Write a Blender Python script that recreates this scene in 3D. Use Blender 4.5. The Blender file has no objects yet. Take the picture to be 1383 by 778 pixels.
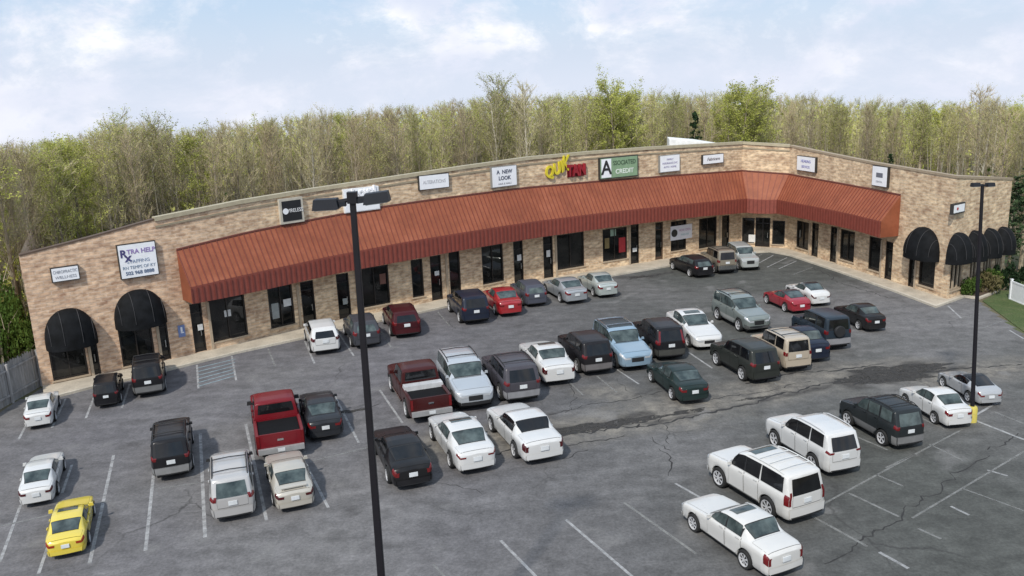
import bpy, bmesh, math, random
import numpy as np
from mathutils import Vector, Matrix

PI = math.pi
random.seed(7)
S = bpy.context.scene
COL = S.collection

# ---------------------------------------------------------------- camera model (photo measured at 1383 x 778)
PW, PH = 1383.0, 778.0
F = 1150.0
HC = 15.8
PITCH = math.atan((PH/2-112.0)/F)
ROLL = -math.radians(2.4)
_cp, _sp = math.cos(PITCH), math.sin(PITCH)
_cr, _sr = math.cos(ROLL), math.sin(ROLL)
FWD = Vector((0, _cp, -_sp))
_r = Vector((1, 0, 0)); _u = Vector((0, _sp, _cp))
RT = _cr*_r + _sr*_u
UP = -_sr*_r + _cr*_u
EYE = Vector((0, 0, HC))

def ray(px):
    return FWD*F + RT*(px[0]-PW/2) - UP*(px[1]-PH/2)
def G(px, z=0.0):
    d = ray(px); t = (z-HC)/d.z
    return Vector((d.x*t, d.y*t, z))
def proj(P):
    v = Vector(P)-EYE; w = v.dot(FWD)
    return (PW/2+F*v.dot(RT)/w, PH/2-F*v.dot(UP)/w)
def interp(curve, x):
    if x <= curve[0][0]: return curve[0][1]
    for (x0, y0), (x1, y1) in zip(curve, curve[1:]):
        if x <= x1: return y0+(y1-y0)*(x-x0)/(x1-x0)
    return curve[-1][1]
def z_to_curve(P, curve, lo=0.0, hi=40.0):
    """height above ground point P at which the photo's line `curve` passes"""
    for _ in range(40):
        m = (lo+hi)/2
        x, y = proj((P[0], P[1], m))
        if y > interp(curve, x): lo = m
        else: hi = m
    return m
def at_dist(px, D):
    """point on the photo ray at ground distance y = D"""
    d = ray(px); t = D/d.y
    return EYE+d*t

# ---------------------------------------------------------------- materials
def new_mat(name):
    m = bpy.data.materials.new(name); m.use_nodes = True
    nt = m.node_tree; nt.nodes.clear()
    out = nt.nodes.new('ShaderNodeOutputMaterial')
    b = nt.nodes.new('ShaderNodeBsdfPrincipled')
    nt.links.new(b.outputs[0], out.inputs[0])
    return m, nt, b
def N(nt, t, **kw):
    n = nt.nodes.new(t)
    for k, v in kw.items():
        if k in n.inputs: n.inputs[k].default_value = v
        else: setattr(n, k, v)
    return n
def noise(nt, scale, detail=3, rough=.55, coord='Object', stretch=None):
    tc = N(nt, 'ShaderNodeTexCoord')
    n = N(nt, 'ShaderNodeTexNoise'); n.inputs['Scale'].default_value = scale
    n.inputs['Detail'].default_value = detail; n.inputs['Roughness'].default_value = rough
    if stretch:
        mp = N(nt, 'ShaderNodeMapping'); mp.inputs['Scale'].default_value = stretch
        nt.links.new(tc.outputs[coord], mp.inputs[0]); nt.links.new(mp.outputs[0], n.inputs['Vector'])
    else: nt.links.new(tc.outputs[coord], n.inputs['Vector'])
    return n.outputs['Fac']
def ramp(nt, src, stops):
    r = N(nt, 'ShaderNodeValToRGB'); e = r.color_ramp.elements
    while len(e) < len(stops): e.new(.5)
    for el, (p, c) in zip(e, stops):
        el.position = p; el.color = (*c, 1) if len(c) == 3 else c
    nt.links.new(src, r.inputs[0]); return r.outputs[0]
def mix(nt, a, b, fac, mode='MIX'):
    m = N(nt, 'ShaderNodeMix', data_type='RGBA', blend_type=mode)
    for sock, v in ((m.inputs[6], a), (m.inputs[7], b), (m.inputs[0], fac)):
        if hasattr(v, 'is_linked'): nt.links.new(v, sock)
        elif isinstance(v, (int, float)): sock.default_value = v
        else: sock.default_value = (*v, 1)
    return m.outputs[2]
def g3(v): return (v, v, v)
_plain = {}
def plain(name, col, rough=.6, metal=0.0, var=.12, scale=3.0, coat=0.0, spec=.5, obj_random=0):
    key = (name, tuple(col), rough, metal)
    if key in _plain: return _plain[key]
    m, nt, b = new_mat(name)
    f = noise(nt, scale, 4)
    c = ramp(nt, f, [(.3, [max(0, x*(1-var)) for x in col]), (.7, [x*(1+var) for x in col])])
    nt.links.new(c, b.inputs['Base Color'])
    b.inputs['Roughness'].default_value = rough; b.inputs['Metallic'].default_value = metal
    b.inputs['Coat Weight'].default_value = coat; b.inputs['Specular IOR Level'].default_value = spec
    _plain[key] = m; return m

# ---------------------------------------------------------------- mesh helpers
class MB:
    """collects faces and links them as ONE mesh object"""
    def __init__(s): s.v = []; s.f = []; s.m = []; s.uv = None
    def face(s, pts, mi=0):
        i = len(s.v); s.v += [tuple(p) for p in pts]; s.f.append(tuple(range(i, i+len(pts)))); s.m.append(mi)
    def grid(s, rows, mi=0, close=False):
        base = len(s.v); n = len(rows[0])
        for r in rows: s.v += [tuple(p) for p in r]
        for i in range(len(rows)-1):
            for j in range(n-1 if not close else n):
                a = base+i*n+j; b = base+i*n+(j+1) % n
                s.f.append((a, b, b+n, a+n)); s.m.append(mi)
    def box(s, c, d, mi=0, frame=None, taper=1.0):
        """box centred c with full sizes d; frame = (X,Y,Z) axes"""
        X, Y, Z = frame or (Vector((1, 0, 0)), Vector((0, 1, 0)), Vector((0, 0, 1)))
        c = Vector(c); b = len(s.v)
        for k in (-.5, .5):
            t = taper if k > 0 else 1.0
            for (i, j) in ((-.5, -.5), (.5, -.5), (.5, .5), (-.5, .5)):
                s.v.append(tuple(c+X*(i*d[0]*t)+Y*(j*d[1]*t)+Z*(k*d[2])))
        for q in ((0, 3, 2, 1), (4, 5, 6, 7), (0, 1, 5, 4), (1, 2, 6, 5), (2, 3, 7, 6), (3, 0, 4, 7)):
            s.f.append(tuple(b+i for i in q)); s.m.append(mi)
    def tube(s, pts, rads, n=8, mi=0, cap=True):
        rows = []
        for i, p in enumerate(pts):
            p = Vector(p)
            a = Vector(pts[max(0, i-1)]); b_ = Vector(pts[min(len(pts)-1, i+1)])
            d = (b_-a).normalized()
            x = d.cross(Vector((0.31, .77, .2))).normalized()
            if d.z > .95: x = d.cross(Vector((0, 1, 0))).normalized()
            y = d.cross(x)
            rows.append([p+x*(rads[i]*math.cos(2*PI*k/n))+y*(rads[i]*math.sin(2*PI*k/n)) for k in range(n)])
        s.grid(rows, mi, close=True)
        if cap: s.face(rows[0][::-1], mi); s.face(rows[-1], mi)
    def build(s, name, mats, parent=None, smooth=None):
        me = bpy.data.meshes.new(name); me.from_pydata(s.v, [], s.f)
        mats = mats if isinstance(mats, (list, tuple)) else [mats]
        for m in mats: me.materials.append(m)
        if len(mats) > 1: me.polygons.foreach_set('material_index', s.m)
        if smooth is not None:
            bm = bmesh.new(); bm.from_mesh(me); bmesh.ops.remove_doubles(bm, verts=bm.verts, dist=1e-4)
            bmesh.ops.recalc_face_normals(bm, faces=bm.faces)
            bm.to_mesh(me); bm.free()
            me.polygons.foreach_set('use_smooth', [True]*len(me.polygons))
            me.set_sharp_from_angle(angle=math.radians(smooth))
        me.update()
        o = bpy.data.objects.new(name, me); COL.objects.link(o)
        if parent: o.parent = parent
        return o
def tag(o, label=None, cat=None, group=None, kind=None):
    if label: o['label'] = label
    if cat: o['category'] = cat
    if group: o['group'] = group
    if kind: o['kind'] = kind
    return o
def empty(name, loc=(0, 0, 0), rz=0.0, label=None, cat=None, group=None):
    o = bpy.data.objects.new(name, None); COL.objects.link(o)
    o.location = loc; o.rotation_euler = (0, 0, rz); o.empty_display_size = .3
    return tag(o, label, cat, group)
def frame_obj(o, P, X, Y, Z):
    o.matrix_world = Matrix(((X.x, Y.x, Z.x, P.x), (X.y, Y.y, Z.y, P.y), (X.z, Y.z, Z.z, P.z), (0, 0, 0, 1)))
ZV = Vector((0, 0, 1))
# ---------------------------------------------------------------- camera, light, sky
cd = bpy.data.cameras.new('camera'); cam = bpy.data.objects.new('camera', cd); COL.objects.link(cam)
cam.matrix_world = Matrix(((RT.x, UP.x, -FWD.x, 0), (RT.y, UP.y, -FWD.y, 0), (RT.z, UP.z, -FWD.z, HC), (0, 0, 0, 1)))
cd.sensor_width = 36; cd.lens = 36*F/PW; cd.clip_end = 4000; cd.clip_start = .3
S.camera = cam
S.view_settings.view_transform = 'Standard'; S.view_settings.look = 'None'
S.view_settings.exposure = 0.0; S.view_settings.gamma = 1; S.view_settings.use_curve_mapping = False

SUN_EL, SUN_AZ = 46.0, 204.0     # azimuth clockwise from +Y: behind the camera, to the left
sd = Vector((math.sin(math.radians(SUN_AZ))*math.cos(math.radians(SUN_EL)), math.cos(math.radians(SUN_AZ))*math.cos(math.radians(SUN_EL)), math.sin(math.radians(SUN_EL))))
sl = bpy.data.lights.new('sun', 'SUN'); sl.energy = 3.6; sl.angle = math.radians(2.5); sl.color = (1, .95, .87)
so = bpy.data.objects.new('sun', sl); COL.objects.link(so)
so.rotation_euler = sd.to_track_quat('Z', 'Y').to_euler()

w = bpy.data.worlds.new('World'); S.world = w; w.use_nodes = True
nt = w.node_tree; nt.nodes.clear()
out = N(nt, 'ShaderNodeOutputWorld'); bg = N(nt, 'ShaderNodeBackground'); nt.links.new(bg.outputs[0], out.inputs[0])
tc = N(nt, 'ShaderNodeTexCoord')
sep = N(nt, 'ShaderNodeSeparateXYZ'); nt.links.new(tc.outputs['Generated'], sep.inputs[0])
mx = N(nt, 'ShaderNodeMath', operation='MAXIMUM'); mx.inputs[1].default_value = .03; nt.links.new(sep.outputs[2], mx.inputs[0])
cmb = N(nt, 'ShaderNodeCombineXYZ')
nt.links.new(sep.outputs[0], cmb.inputs[0]); nt.links.new(sep.outputs[1], cmb.inputs[1]); nt.links.new(mx.outputs[0], cmb.inputs[2])
sky = N(nt, 'ShaderNodeTexSky', sky_type='NISHITA', sun_disc=False)
sky.sun_elevation = math.radians(SUN_EL); sky.sun_rotation = math.radians(SUN_AZ)
sky.air_density = 1.0; sky.dust_density = 2.0; sky.ozone_density = 2.0
nt.links.new(cmb.outputs[0], sky.inputs[0])
# flat cloud layer: direction divided by height gives a layer seen in perspective
add = N(nt, 'ShaderNodeMath', operation='ADD'); add.inputs[1].default_value = .6; nt.links.new(sep.outputs[2], add.inputs[0])
dx = N(nt, 'ShaderNodeMath', operation='DIVIDE'); nt.links.new(sep.outputs[0], dx.inputs[0]); nt.links.new(add.outputs[0], dx.inputs[1])
dy = N(nt, 'ShaderNodeMath', operation='DIVIDE'); nt.links.new(sep.outputs[1], dy.inputs[0]); nt.links.new(add.outputs[0], dy.inputs[1])
cv = N(nt, 'ShaderNodeCombineXYZ'); nt.links.new(dx.outputs[0], cv.inputs[0]); nt.links.new(dy.outputs[0], cv.inputs[1])
n1 = N(nt, 'ShaderNodeTexNoise'); n1.inputs['Scale'].default_value = 4.3; n1.inputs['Detail'].default_value = 9; n1.inputs['Roughness'].default_value = .66
n1.inputs['Distortion'].default_value = .2
mp = N(nt, 'ShaderNodeMapping'); mp.inputs['Location'].default_value = (3.47, 1.68, 0); nt.links.new(cv.outputs[0], mp.inputs[0]); nt.links.new(mp.outputs[0], n1.inputs['Vector'])
cov = ramp(nt, n1.outputs[0], [(.43, g3(.05)), (.515, g3(.45)), (.585, g3(1))])
n2 = N(nt, 'ShaderNodeTexNoise'); n2.inputs['Scale'].default_value = 7; n2.inputs['Detail'].default_value = 7
mp2 = N(nt, 'ShaderNodeMapping'); mp2.inputs['Location'].default_value = (8.3, 4.7, 0); nt.links.new(cv.outputs[0], mp2.inputs[0]); nt.links.new(mp2.outputs[0], n2.inputs['Vector'])
ccol = ramp(nt, n2.outputs[0], [(.40, (6.5, 7.2, 8.7)), (.49, (7.5, 8.0, 9.1)), (.57, (9.0, 9.2, 9.7)), (.64, (10.6, 10.6, 10.7))])
blue = mix(nt, sky.outputs[0], (4.6, 7.0, 9.8), .62)
final = mix(nt, blue, ccol, cov)
# thin milky veil near the horizon
veil = ramp(nt, sep.outputs[2], [(.0, g3(.75)), (.09, g3(.30)), (.2, g3(.0))])
final = mix(nt, final, (7.5, 7.8, 8.9), veil)
nt.links.new(final, bg.inputs[0]); bg.inputs[1].default_value = .11

# ---------------------------------------------------------------- ground, lot, sidewalk, lawn, markings
def ground_mat():
    m, nt, b = new_mat('leaf_litter')
    c1 = ramp(nt, noise(nt, .25, 6), [(.35, (.10, .085, .05)), (.5, (.13, .11, .065)), (.65, (.08, .10, .035))])
    c2 = ramp(nt, noise(nt, 6, 5), [(.3, g3(.6)), (.7, g3(1.25))])
    nt.links.new(mix(nt, c1, c2, 1.0, 'MULTIPLY'), b.inputs['Base Color']); b.inputs['Roughness'].default_value = .95
    return m
mb = MB(); R = 190
ring = [(R*math.cos(2*PI*k/72), 40+R*math.sin(2*PI*k/72), 0) for k in range(72)]
mb.face(ring)
tag(mb.build('ground', ground_mat()), kind='structure')

WALLPX = [(58, 524), (150, 505), (235, 487), (346, 460.3), (440, 437.7), (540, 417.8), (636, 399), (720, 381.3), (800, 367.5), (874, 355.6), (1000, 334), (1062, 337), (1170, 371), (1279, 406), (1354, 381)]
A = [G(p) for p in WALLPX]
KERBPX = [(60, 541), (74, 538), (132, 523), (180, 513), (240, 498), (320, 478), (411, 458), (490, 440), (570, 423), (606, 415), (700, 395.5), (830, 373), (904, 360.5), (1010, 342.5), (1040, 341), (1066, 346), (1132, 368), (1206, 394), (1264, 416), (1303, 402), (1322, 405), (1350, 394)]
K = [G(p) for p in KERBPX]

# asphalt, as a fine sheet whose "wear" attribute carries the broken band, patches and stains
def seg_dist(P, a, b):
    ab = b-a; t = np.clip(((P-a)@ab)/(ab@ab), 0, 1)
    return np.linalg.norm(P-(a+t[:, None]*ab), axis=1)
def poly_dist(P, pts): return np.min([seg_dist(P, np.array(a), np.array(b)) for a, b in zip(pts, pts[1:])], axis=0)
def vnoise(P, s, seed):
    rs = np.random.RandomState(seed); T = rs.rand(64, 64)
    q = P/s; i = np.floor(q).astype(int); f = q-i; f = f*f*(3-2*f)
    g = lambda a, b: T[(i[:, 0]+a) % 64, (i[:, 1]+b) % 64]
    return (g(0, 0)*(1-f[:, 0])+g(1, 0)*f[:, 0])*(1-f[:, 1])+(g(0, 1)*(1-f[:, 0])+g(1, 1)*f[:, 0])*f[:, 1]
def fbm(P, s, seed): return sum(vnoise(P, s/2**k, seed+k)*.5**k for k in range(4))/1.875
FL = G((56, 521)); FD = (G((0, 553))-FL).normalized()       # line of the fence on the left
LW = G((1327, 407)); LD = (G((1383, 449))-LW).normalized()    # edge of the lawn on the right
step = .28
xs = np.arange(-48, 46, step); ys = np.arange(4, 86, step)
GX, GY = np.meshgrid(xs, ys); P = np.stack([GX.ravel(), GY.ravel()], 1)
px2 = lambda lst: [tuple(G(p)[:2]) for p in lst]
def band(lst, wd, soft, seed, amp):
    d = poly_dist(P, px2(lst))+(fbm(P, 2.2, seed)-.5)*amp
    return np.clip((wd-d)/soft, 0, 1)
worn = np.maximum.reduce([band([(600, 600), (720, 585), (870, 568), (1010, 535), (1150, 510), (1260, 500), (1383, 500)], 2.7, 2.4, 11, 3.0),
                          band([(820, 530), (900, 552), (1010, 540)], 1.8, 1.6, 14, 2.2)*.7])
dark = np.maximum.reduce([band([(1150, 520), (1190, 504), (1240, 500)], 1.0, .5, 21, 2.6), band([(1180, 510), (1300, 497)], .35, .3, 22, 1.0),
                          band([(710, 586), (760, 580), (830, 572), (870, 560)], .45, .35, 23, 1.1), band([(740, 560), (820, 545), (890, 525)], .12, .18, 24, .6),
                          band([(860, 575), (1000, 548), (1120, 522)], .16, .18, 25, .7), band([(838, 375), (880, 374), (905, 368)], .7, .5, 26, .8)*.8,
                          band([(1100, 360), (1180, 392), (1240, 415)], .5, .6, 27, .8)*.7, band([(500, 545), (440, 560), (400, 566)], .18, .25, 28, .7),
                          band([(1130, 755), (1190, 718), (1300, 640), (1340, 606)], .10, .25, 29, .5)*.7, band([(1110, 778), (1170, 738)], .12, .2, 30, .5)*.7])
patch = np.clip((fbm(P, 14, 41)-.42)*4, 0, 1)
spots = np.clip((fbm(P, 1.5, 51)-.70)*9, 0, 1)
oil = np.zeros(len(P))
rs = np.random.RandomState(5)
for px in [(115, 735), (340, 560), (640, 600), (545, 600), (700, 560), (470, 690), (430, 480), (700, 440), (1130, 660), (1200, 680), (1060, 610), (640, 420), (720, 420), (880, 380), (180, 600), (60, 690), (290, 660), (385, 650), (240, 600), (610, 520), (760, 480), (900, 450), (980, 510)]:
    c = G(px); d = np.hypot(P[:, 0]-c.x, P[:, 1]-c.y)+(fbm(P, .9, 60)-.5)*.9
    oil = np.maximum(oil, np.clip((.55-d)/.5, 0, 1))
ok = np.ones(len(P), bool)
nrm = np.array((FD.y, -FD.x))        # keep the lot side of fence and lawn
s_f = (P-np.array(FL[:2]))@np.array((-FD.y, FD.x)); s_l = (P-np.array(LW[:2]))@np.array((-LD.y, LD.x))
if ((np.array((0, 30.))-np.array(FL[:2]))@np.array((-FD.y, FD.x))) < 0: s_f = -s_f
if ((np.array((0, 30.))-np.array(LW[:2]))@np.array((-LD.y, LD.x))) < 0: s_l = -s_l
n_x = len(xs)
inside = (s_f > .12) & (s_l > .06)
# behind the building front there is no lot
def behind(P):
    r = np.zeros(len(P), bool)
    for a, b in zip(A[:10], A[1:11]):
        u = np.array((b-a)[:2]); L = np.linalg.norm(u); u /= L; n = np.array((u[1], -u[0]))
        q = P-np.array(a[:2]); s = q@u
        r |= (s > -.5) & (s < L+.5) & (q@n < -1.0)
    a, b = A[11], A[13]; u = np.array((b-a)[:2]); L = np.linalg.norm(u); u /= L; n = np.array((u[1], -u[0]))
    q = P-np.array(a[:2]); s = q@u
    r |= (s > -9) & (s < L-.6) & (q@n < -1.0)
    r |= P[:, 1] > 81
    return r
inside &= ~behind(P)
sl_a = (P[:, 0] < A[0].x-1) & (P[:, 1] > A[0].y-1); inside &= ~sl_a
V = np.zeros((len(P), 3)); V[:, :2] = P; V[:, 2] = .004
idx = np.arange(len(P)).reshape(len(ys), n_x)
quads = np.stack([idx[:-1, :-1], idx[:-1, 1:], idx[1:, 1:], idx[1:, :-1]], -1).reshape(-1, 4)
quads = quads[inside[quads].all(1)]
me = bpy.data.meshes.new('parking_lot'); me.from_pydata(V.tolist(), [], quads.tolist())
at = me.color_attributes.new('wear', 'FLOAT_COLOR', 'POINT')
at.data.foreach_set('color', np.stack([worn, np.maximum(dark, oil*.75), patch, spots], 1).astype(np.float32).ravel())
bm = bmesh.new(); bm.from_mesh(me); bmesh.ops.delete(bm, geom=[v for v in bm.verts if not v.link_faces], context='VERTS'); bm.to_mesh(me); bm.free()
def asphalt():
    m, nt, b = new_mat('asphalt')
    a = N(nt, 'ShaderNodeAttribute', attribute_name='wear'); sp = N(nt, 'ShaderNodeSeparateColor'); nt.links.new(a.outputs['Color'], sp.inputs[0])
    big = noise(nt, .09, 4); tc = N(nt, 'ShaderNodeTexCoord'); sx = N(nt, 'ShaderNodeSeparateXYZ'); nt.links.new(tc.outputs['Object'], sx.inputs[0])
    mr = N(nt, 'ShaderNodeMapRange'); mr.inputs[1].default_value = -5; mr.inputs[2].default_value = 14; nt.links.new(sx.outputs[0], mr.inputs[0])
    base = mix(nt, (.122, .117, .123), (.074, .076, .070), mr.outputs[0])       # bluish old seal on the left, greener on the right
    base = mix(nt, base, (.142, .137, .136), sp.outputs[2])
    streak = noise(nt, .9, 5, .6, stretch=(.6, 1.15, 1))
    base = mix(nt, base, ramp(nt, streak, [(.3, g3(.78)), (.5, g3(1)), (.70, g3(1.24))]), 1.0, 'MULTIPLY')
    base = mix(nt, base, ramp(nt, noise(nt, 1.7, 7, .75), [(.34, g3(.78)), (.5, g3(1)), (.66, g3(1.22))]), 1.0, 'MULTIPLY')
    wr = mix(nt, (.225, .206, .176), (.105, .098, .090), ramp(nt, noise(nt, 1.3, 6, .65), [(.36, g3(0)), (.62, g3(1))]))
    base = mix(nt, base, wr, sp.outputs[0])
    dk = ramp(nt, noise(nt, 2.6, 5, .7), [(.35, g3(1)), (.62, g3(.45))])
    dm = mix(nt, g3(0), dk, sp.outputs[1])
    base = mix(nt, base, (.033, .031, .030), dm)
    base = mix(nt, base, (.19, .185, .18), ramp(nt, a.outputs['Alpha'], [(.1, g3(0)), (1, g3(.55))]))
    # cracks
    vo = N(nt, 'ShaderNodeTexVoronoi', feature='DISTANCE_TO_EDGE'); vo.inputs['Scale'].default_value = .16
    dn = N(nt, 'ShaderNodeTexNoise'); dn.inputs['Scale'].default_value = .7; dn.inputs['Detail'].default_value = 5
    nt.links.new(tc.outputs['Object'], dn.inputs['Vector'])
    va = N(nt, 'ShaderNodeVectorMath', operation='MULTIPLY_ADD'); va.inputs[1].default_value = (1.6, 1.6, 0)
    nt.links.new(dn.outputs['Color'], va.inputs[0]); nt.links.new(tc.outputs['Object'], va.inputs[2]); nt.links.new(va.outputs[0], vo.inputs['Vector'])
    cr = ramp(nt, vo.outputs['Distance'], [(.0, g3(1)), (.010, g3(0))])
    base = mix(nt, base, (.035, .034, .033), mix(nt, g3(0), cr, ramp(nt, noise(nt, .12, 2), [(.52, g3(.0)), (.66, g3(.7))])))
    fine = ramp(nt, noise(nt, 9, 6, .7), [(.3, g3(.74)), (.7, g3(1.26))])
    nt.links.new(mix(nt, base, fine, 1.0, 'MULTIPLY'), b.inputs['Base Color'])
    b.inputs['Roughness'].default_value = .88; b.inputs['Specular IOR Level'].default_value = .3
    bp = N(nt, 'ShaderNodeBump'); bp.inputs['Strength'].default_value = .25; bp.inputs['Distance'].default_value = .02
    nt.links.new(noise(nt, 14, 5), bp.inputs['Height']); nt.links.new(bp.outputs[0], b.inputs['Normal'])
    return m
me.materials.append(asphalt())
lot = bpy.data.objects.new('parking_lot', me); COL.objects.link(lot); tag(lot, kind='structure')

# painted stall lines (thin faded sheets just above the asphalt)
def paint_mat(name, col, lo, hi):
    m, nt, b = new_mat(name)
    tr = N(nt, 'ShaderNodeBsdfTransparent'); ms = N(nt, 'ShaderNodeMixShader')
    o = [n for n in nt.nodes if n.type == 'OUTPUT_MATERIAL'][0]
    fac = ramp(nt, noise(nt, 2.6, 6, .7), [(lo, g3(.38)), (hi, g3(.92))])
    nt.links.new(fac, ms.inputs[0]); nt.links.new(tr.outputs[0], ms.inputs[1]); nt.links.new(b.outputs[0], ms.inputs[2]); nt.links.new(ms.outputs[0], o.inputs[0])
    b.inputs['Base Color'].default_value = (*col, 1); b.inputs['Roughness'].default_value = .8
    return m
P_STRONG = paint_mat('line_paint', (.37, .37, .37), .34, .60)
P_FAINT = paint_mat('worn_line_paint', (.26, .26, .25), .40, .72)
P_BLUE = paint_mat('blue_line_paint', (.27, .36, .40), .30, .62)
LINES = [  # (p, q, width, paint)
 ((25, 594), (35, 575), .13, 0), ((70, 578), (88.5, 539), .13, 0), ((116, 565), (130, 529), .13, 0), ((164.5, 551), (175, 519), .13, 0), ((268, 525), (266, 493), .13, 0), ((319, 514), (313, 481), .13, 0), ((372, 495), (362, 471), .12, 1),
 ((424.7, 491), (411.7, 461), .14, 0), ((478, 481), (458, 451), .13, 0), ((529, 470), (514, 447), .12, 1), ((607, 440), (590, 420), .11, 1), ((0, 759), (28, 682), .13, 0), ((84, 666), (97, 628), .13, 0), ((52, 775), (66, 735), .13, 0),
 ((0, 711), (67, 696), .12, 1), ((67, 696), (150, 676), .10, 1), ((121, 761), (153.5, 615), .15, 0), ((196.5, 744), (210, 616), .15, 0), ((277, 726), (270.5, 586), .16, 0), ((360, 703), (332, 573), .15, 0), ((443.5, 686), (398, 598), .13, 0), ((484.5, 598), (452, 535), .13, 0), ((412, 612), (398, 570), .11, 1),
 ((210, 661), (330, 643), .10, 1), ((400, 628), (500, 604), .10, 1), ((543.7, 571.6), (513, 527), .13, 0), ((620, 560), (604, 532), .1, 1), ((788, 534), (760, 508), .1, 1), ((863, 519), (828, 496), .12, 0), ((833, 530), (806, 508), .1, 1), ((962, 497.5), (930, 476), .13, 0), ((1050, 520), (1020, 500), .1, 1), ((1010, 485), (985, 470), .1, 1),
 ((676, 730), (724, 779), .13, 0), ((764, 702), (854, 779), .13, 0), ((843, 679), (940, 748), .13, 1), ((912, 653), (956, 678), .13, 0), ((585, 762), (600, 779), .12, 1),
 ((1098, 698), (1171.5, 738.5), .13, 1), ((1146, 666), (1214, 698), .13, 1), ((1187.5, 746), (1227, 768), .15, 0), ((1183, 641), (1220, 657), .12, 1), ((1240, 714), (1271, 728), .13, 1), ((1284, 684), (1309, 696), .13, 0), ((1333, 635), (1361, 643), .13, 0), ((1108, 683), (1237, 613), .11, 1), ((1237, 613), (1300, 580), .1, 1),
 ((1317, 568), (1383, 594), .16, 0), ((1316, 562), (1347, 543.5), .14, 0), ((1342, 556), (1383, 572.5), .12, 1), ((1239, 562), (1277, 581), .12, 1), ((1159, 591), (1199, 608), .12, 1), ((1196, 632), (1236, 613.5), .1, 1), ((1255, 600), (1300, 622), .1, 1), ((1232, 700), (1383, 610), .1, 1), ((1300, 660), (1383, 690), .1, 1),
 ((1280, 413), (1298.5, 430), .13, 0), ((1299, 430), (1330, 421), .1, 1), ((1325, 444), (1355, 433), .1, 1), ((1363, 446), (1383, 458), .12, 0),
 ((1013, 352), (1030, 343), .10, 1), ((1024, 356), (1045, 344.5), .12, 0), ((1036, 361), (1063, 348), .12, 0), ((1052, 363), (1076, 352.5), .12, 0), ((950, 420), (940, 413), .1, 1), ((1068, 372), (1098, 361), .1, 1)]
groups = {0: MB(), 1: MB(), 2: MB()}
def strip(mb, p, q, wd, z=.009, n=8):
    a, b = G(p), G(q); d = (b-a).normalized(); s = Vector((-d.y, d.x, 0))*wd*.5
    rows = [[a.lerp(b, i/n)-s+ZV*z, a.lerp(b, i/n)+s+ZV*z] for i in range(n+1)]
    mb.grid(rows)
for p, q, wd, k in LINES: strip(groups[k], p, q, wd*.86)
for k in range(6):   # blue access aisle by the sidewalk
    t0 = k/6; strip(groups[2], (267.5, 522-30*t0), (316+2*t0, 511-29*t0*.95-3), .13)
tag(groups[0].build('stall_marking', P_STRONG), kind='structure')
tag(groups[1].build('faded_stall_marking', P_FAINT), kind='structure')
tag(groups[2].build('access_aisle_marking', P_BLUE), kind='structure')

def concrete(name, col, sc=1.0):
    m, nt, b = new_mat(name)
    c = ramp(nt, noise(nt, .8*sc, 6, .65), [(.3, [x*.72 for x in col]), (.55, col), (.75, [x*1.15 for x in col])])
    f = ramp(nt, noise(nt, 9, 4), [(.3, g3(.88)), (.7, g3(1.1))])
    nt.links.new(mix(nt, c, f, 1.0, 'MULTIPLY'), b.inputs['Base Color']); b.inputs['Roughness'].default_value = .85
    return m
CONC = concrete('sidewalk_concrete', (.47, .41, .325))
# sidewalk with a real kerb face
mb = MB(); zt = .13
poly = [p.copy() for p in K]+[p.copy() for p in reversed(A)]
from mathutils.geometry import tessellate_polygon
for tri in tessellate_polygon([[Vector((p.x, p.y, 0)) for p in poly]]): mb.face([(poly[q].x, poly[q].y, zt) for q in tri])
for a, b in zip(K, K[1:]):
    mb.face([(a.x, a.y, 0), (b.x, b.y, 0), (b.x, b.y, zt), (a.x, a.y, zt)])
tag(mb.build('sidewalk', CONC), kind='structure')
# kerb top edge a little lighter, one narrow strip along the front
mb = MB()
def offset_path(path, d):
    o = []
    for i, p in enumerate(path):
        a = path[max(0, i-1)]; b = path[min(len(path)-1, i+1)]
        n1 = (p-a); n2 = (b-p)
        m1 = Vector((n1.y, -n1.x, 0)).normalized() if n1.length > 1e-6 else None
        m2 = Vector((n2.y, -n2.x, 0)).normalized() if n2.length > 1e-6 else None
        if m1 is None: m1 = m2
        if m2 is None: m2 = m1
        m = (m1+m2).normalized(); o.append(Vector((p.x, p.y, 0))+m*(d/max(.5, m.dot(m1))))
    return o
ki = offset_path(K, -.18); ko = offset_path(K, .012)
rows = [[Vector((o.x, o.y, 0)), Vector((o.x, o.y, .137)), Vector((i.x, i.y, .137))] for o, i in zip(ko, ki)]
mb.grid(rows)
tag(mb.build('kerb', concrete('kerb_concrete', (.52, .47, .385))), kind='structure')
# lawn
def lawn_mat():
    m, nt, b = new_mat('mown_grass')
    c = ramp(nt, noise(nt, .7, 6, .65), [(.3, (.045, .075, .018)), (.5, (.07, .105, .028)), (.7, (.115, .125, .05))])
    f = ramp(nt, noise(nt, 14, 5, .7), [(.3, g3(.6)), (.7, g3(1.35))])
    nt.links.new(mix(nt, c, f, 1.0, 'MULTIPLY'), b.inputs['Base Color']); b.inputs['Roughness'].default_value = .95
    bp = N(nt, 'ShaderNodeBump'); bp.inputs['Strength'].default_value = .9; bp.inputs['Distance'].default_value = .08
    nt.links.new(noise(nt, 22, 4), bp.inputs['Height']); nt.links.new(bp.outputs[0], b.inputs['Normal'])
    return m
mb = MB(); LB = G((1350, 394))
far = LW+LD*26
pts = [LW, far, far+Vector((22, 12, 0)), A[14]+Vector((20, 14, 0)), A[14]+Vector((.6, .6, 0)), LB]
mb.face([(p.x, p.y, .05) for p in pts]); 
e = LW+LD*26
mb.face([(LB.x, LB.y, 0), (LB.x, LB.y, .05), (LW.x, LW.y, .05), (LW.x, LW.y, 0)])
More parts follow.
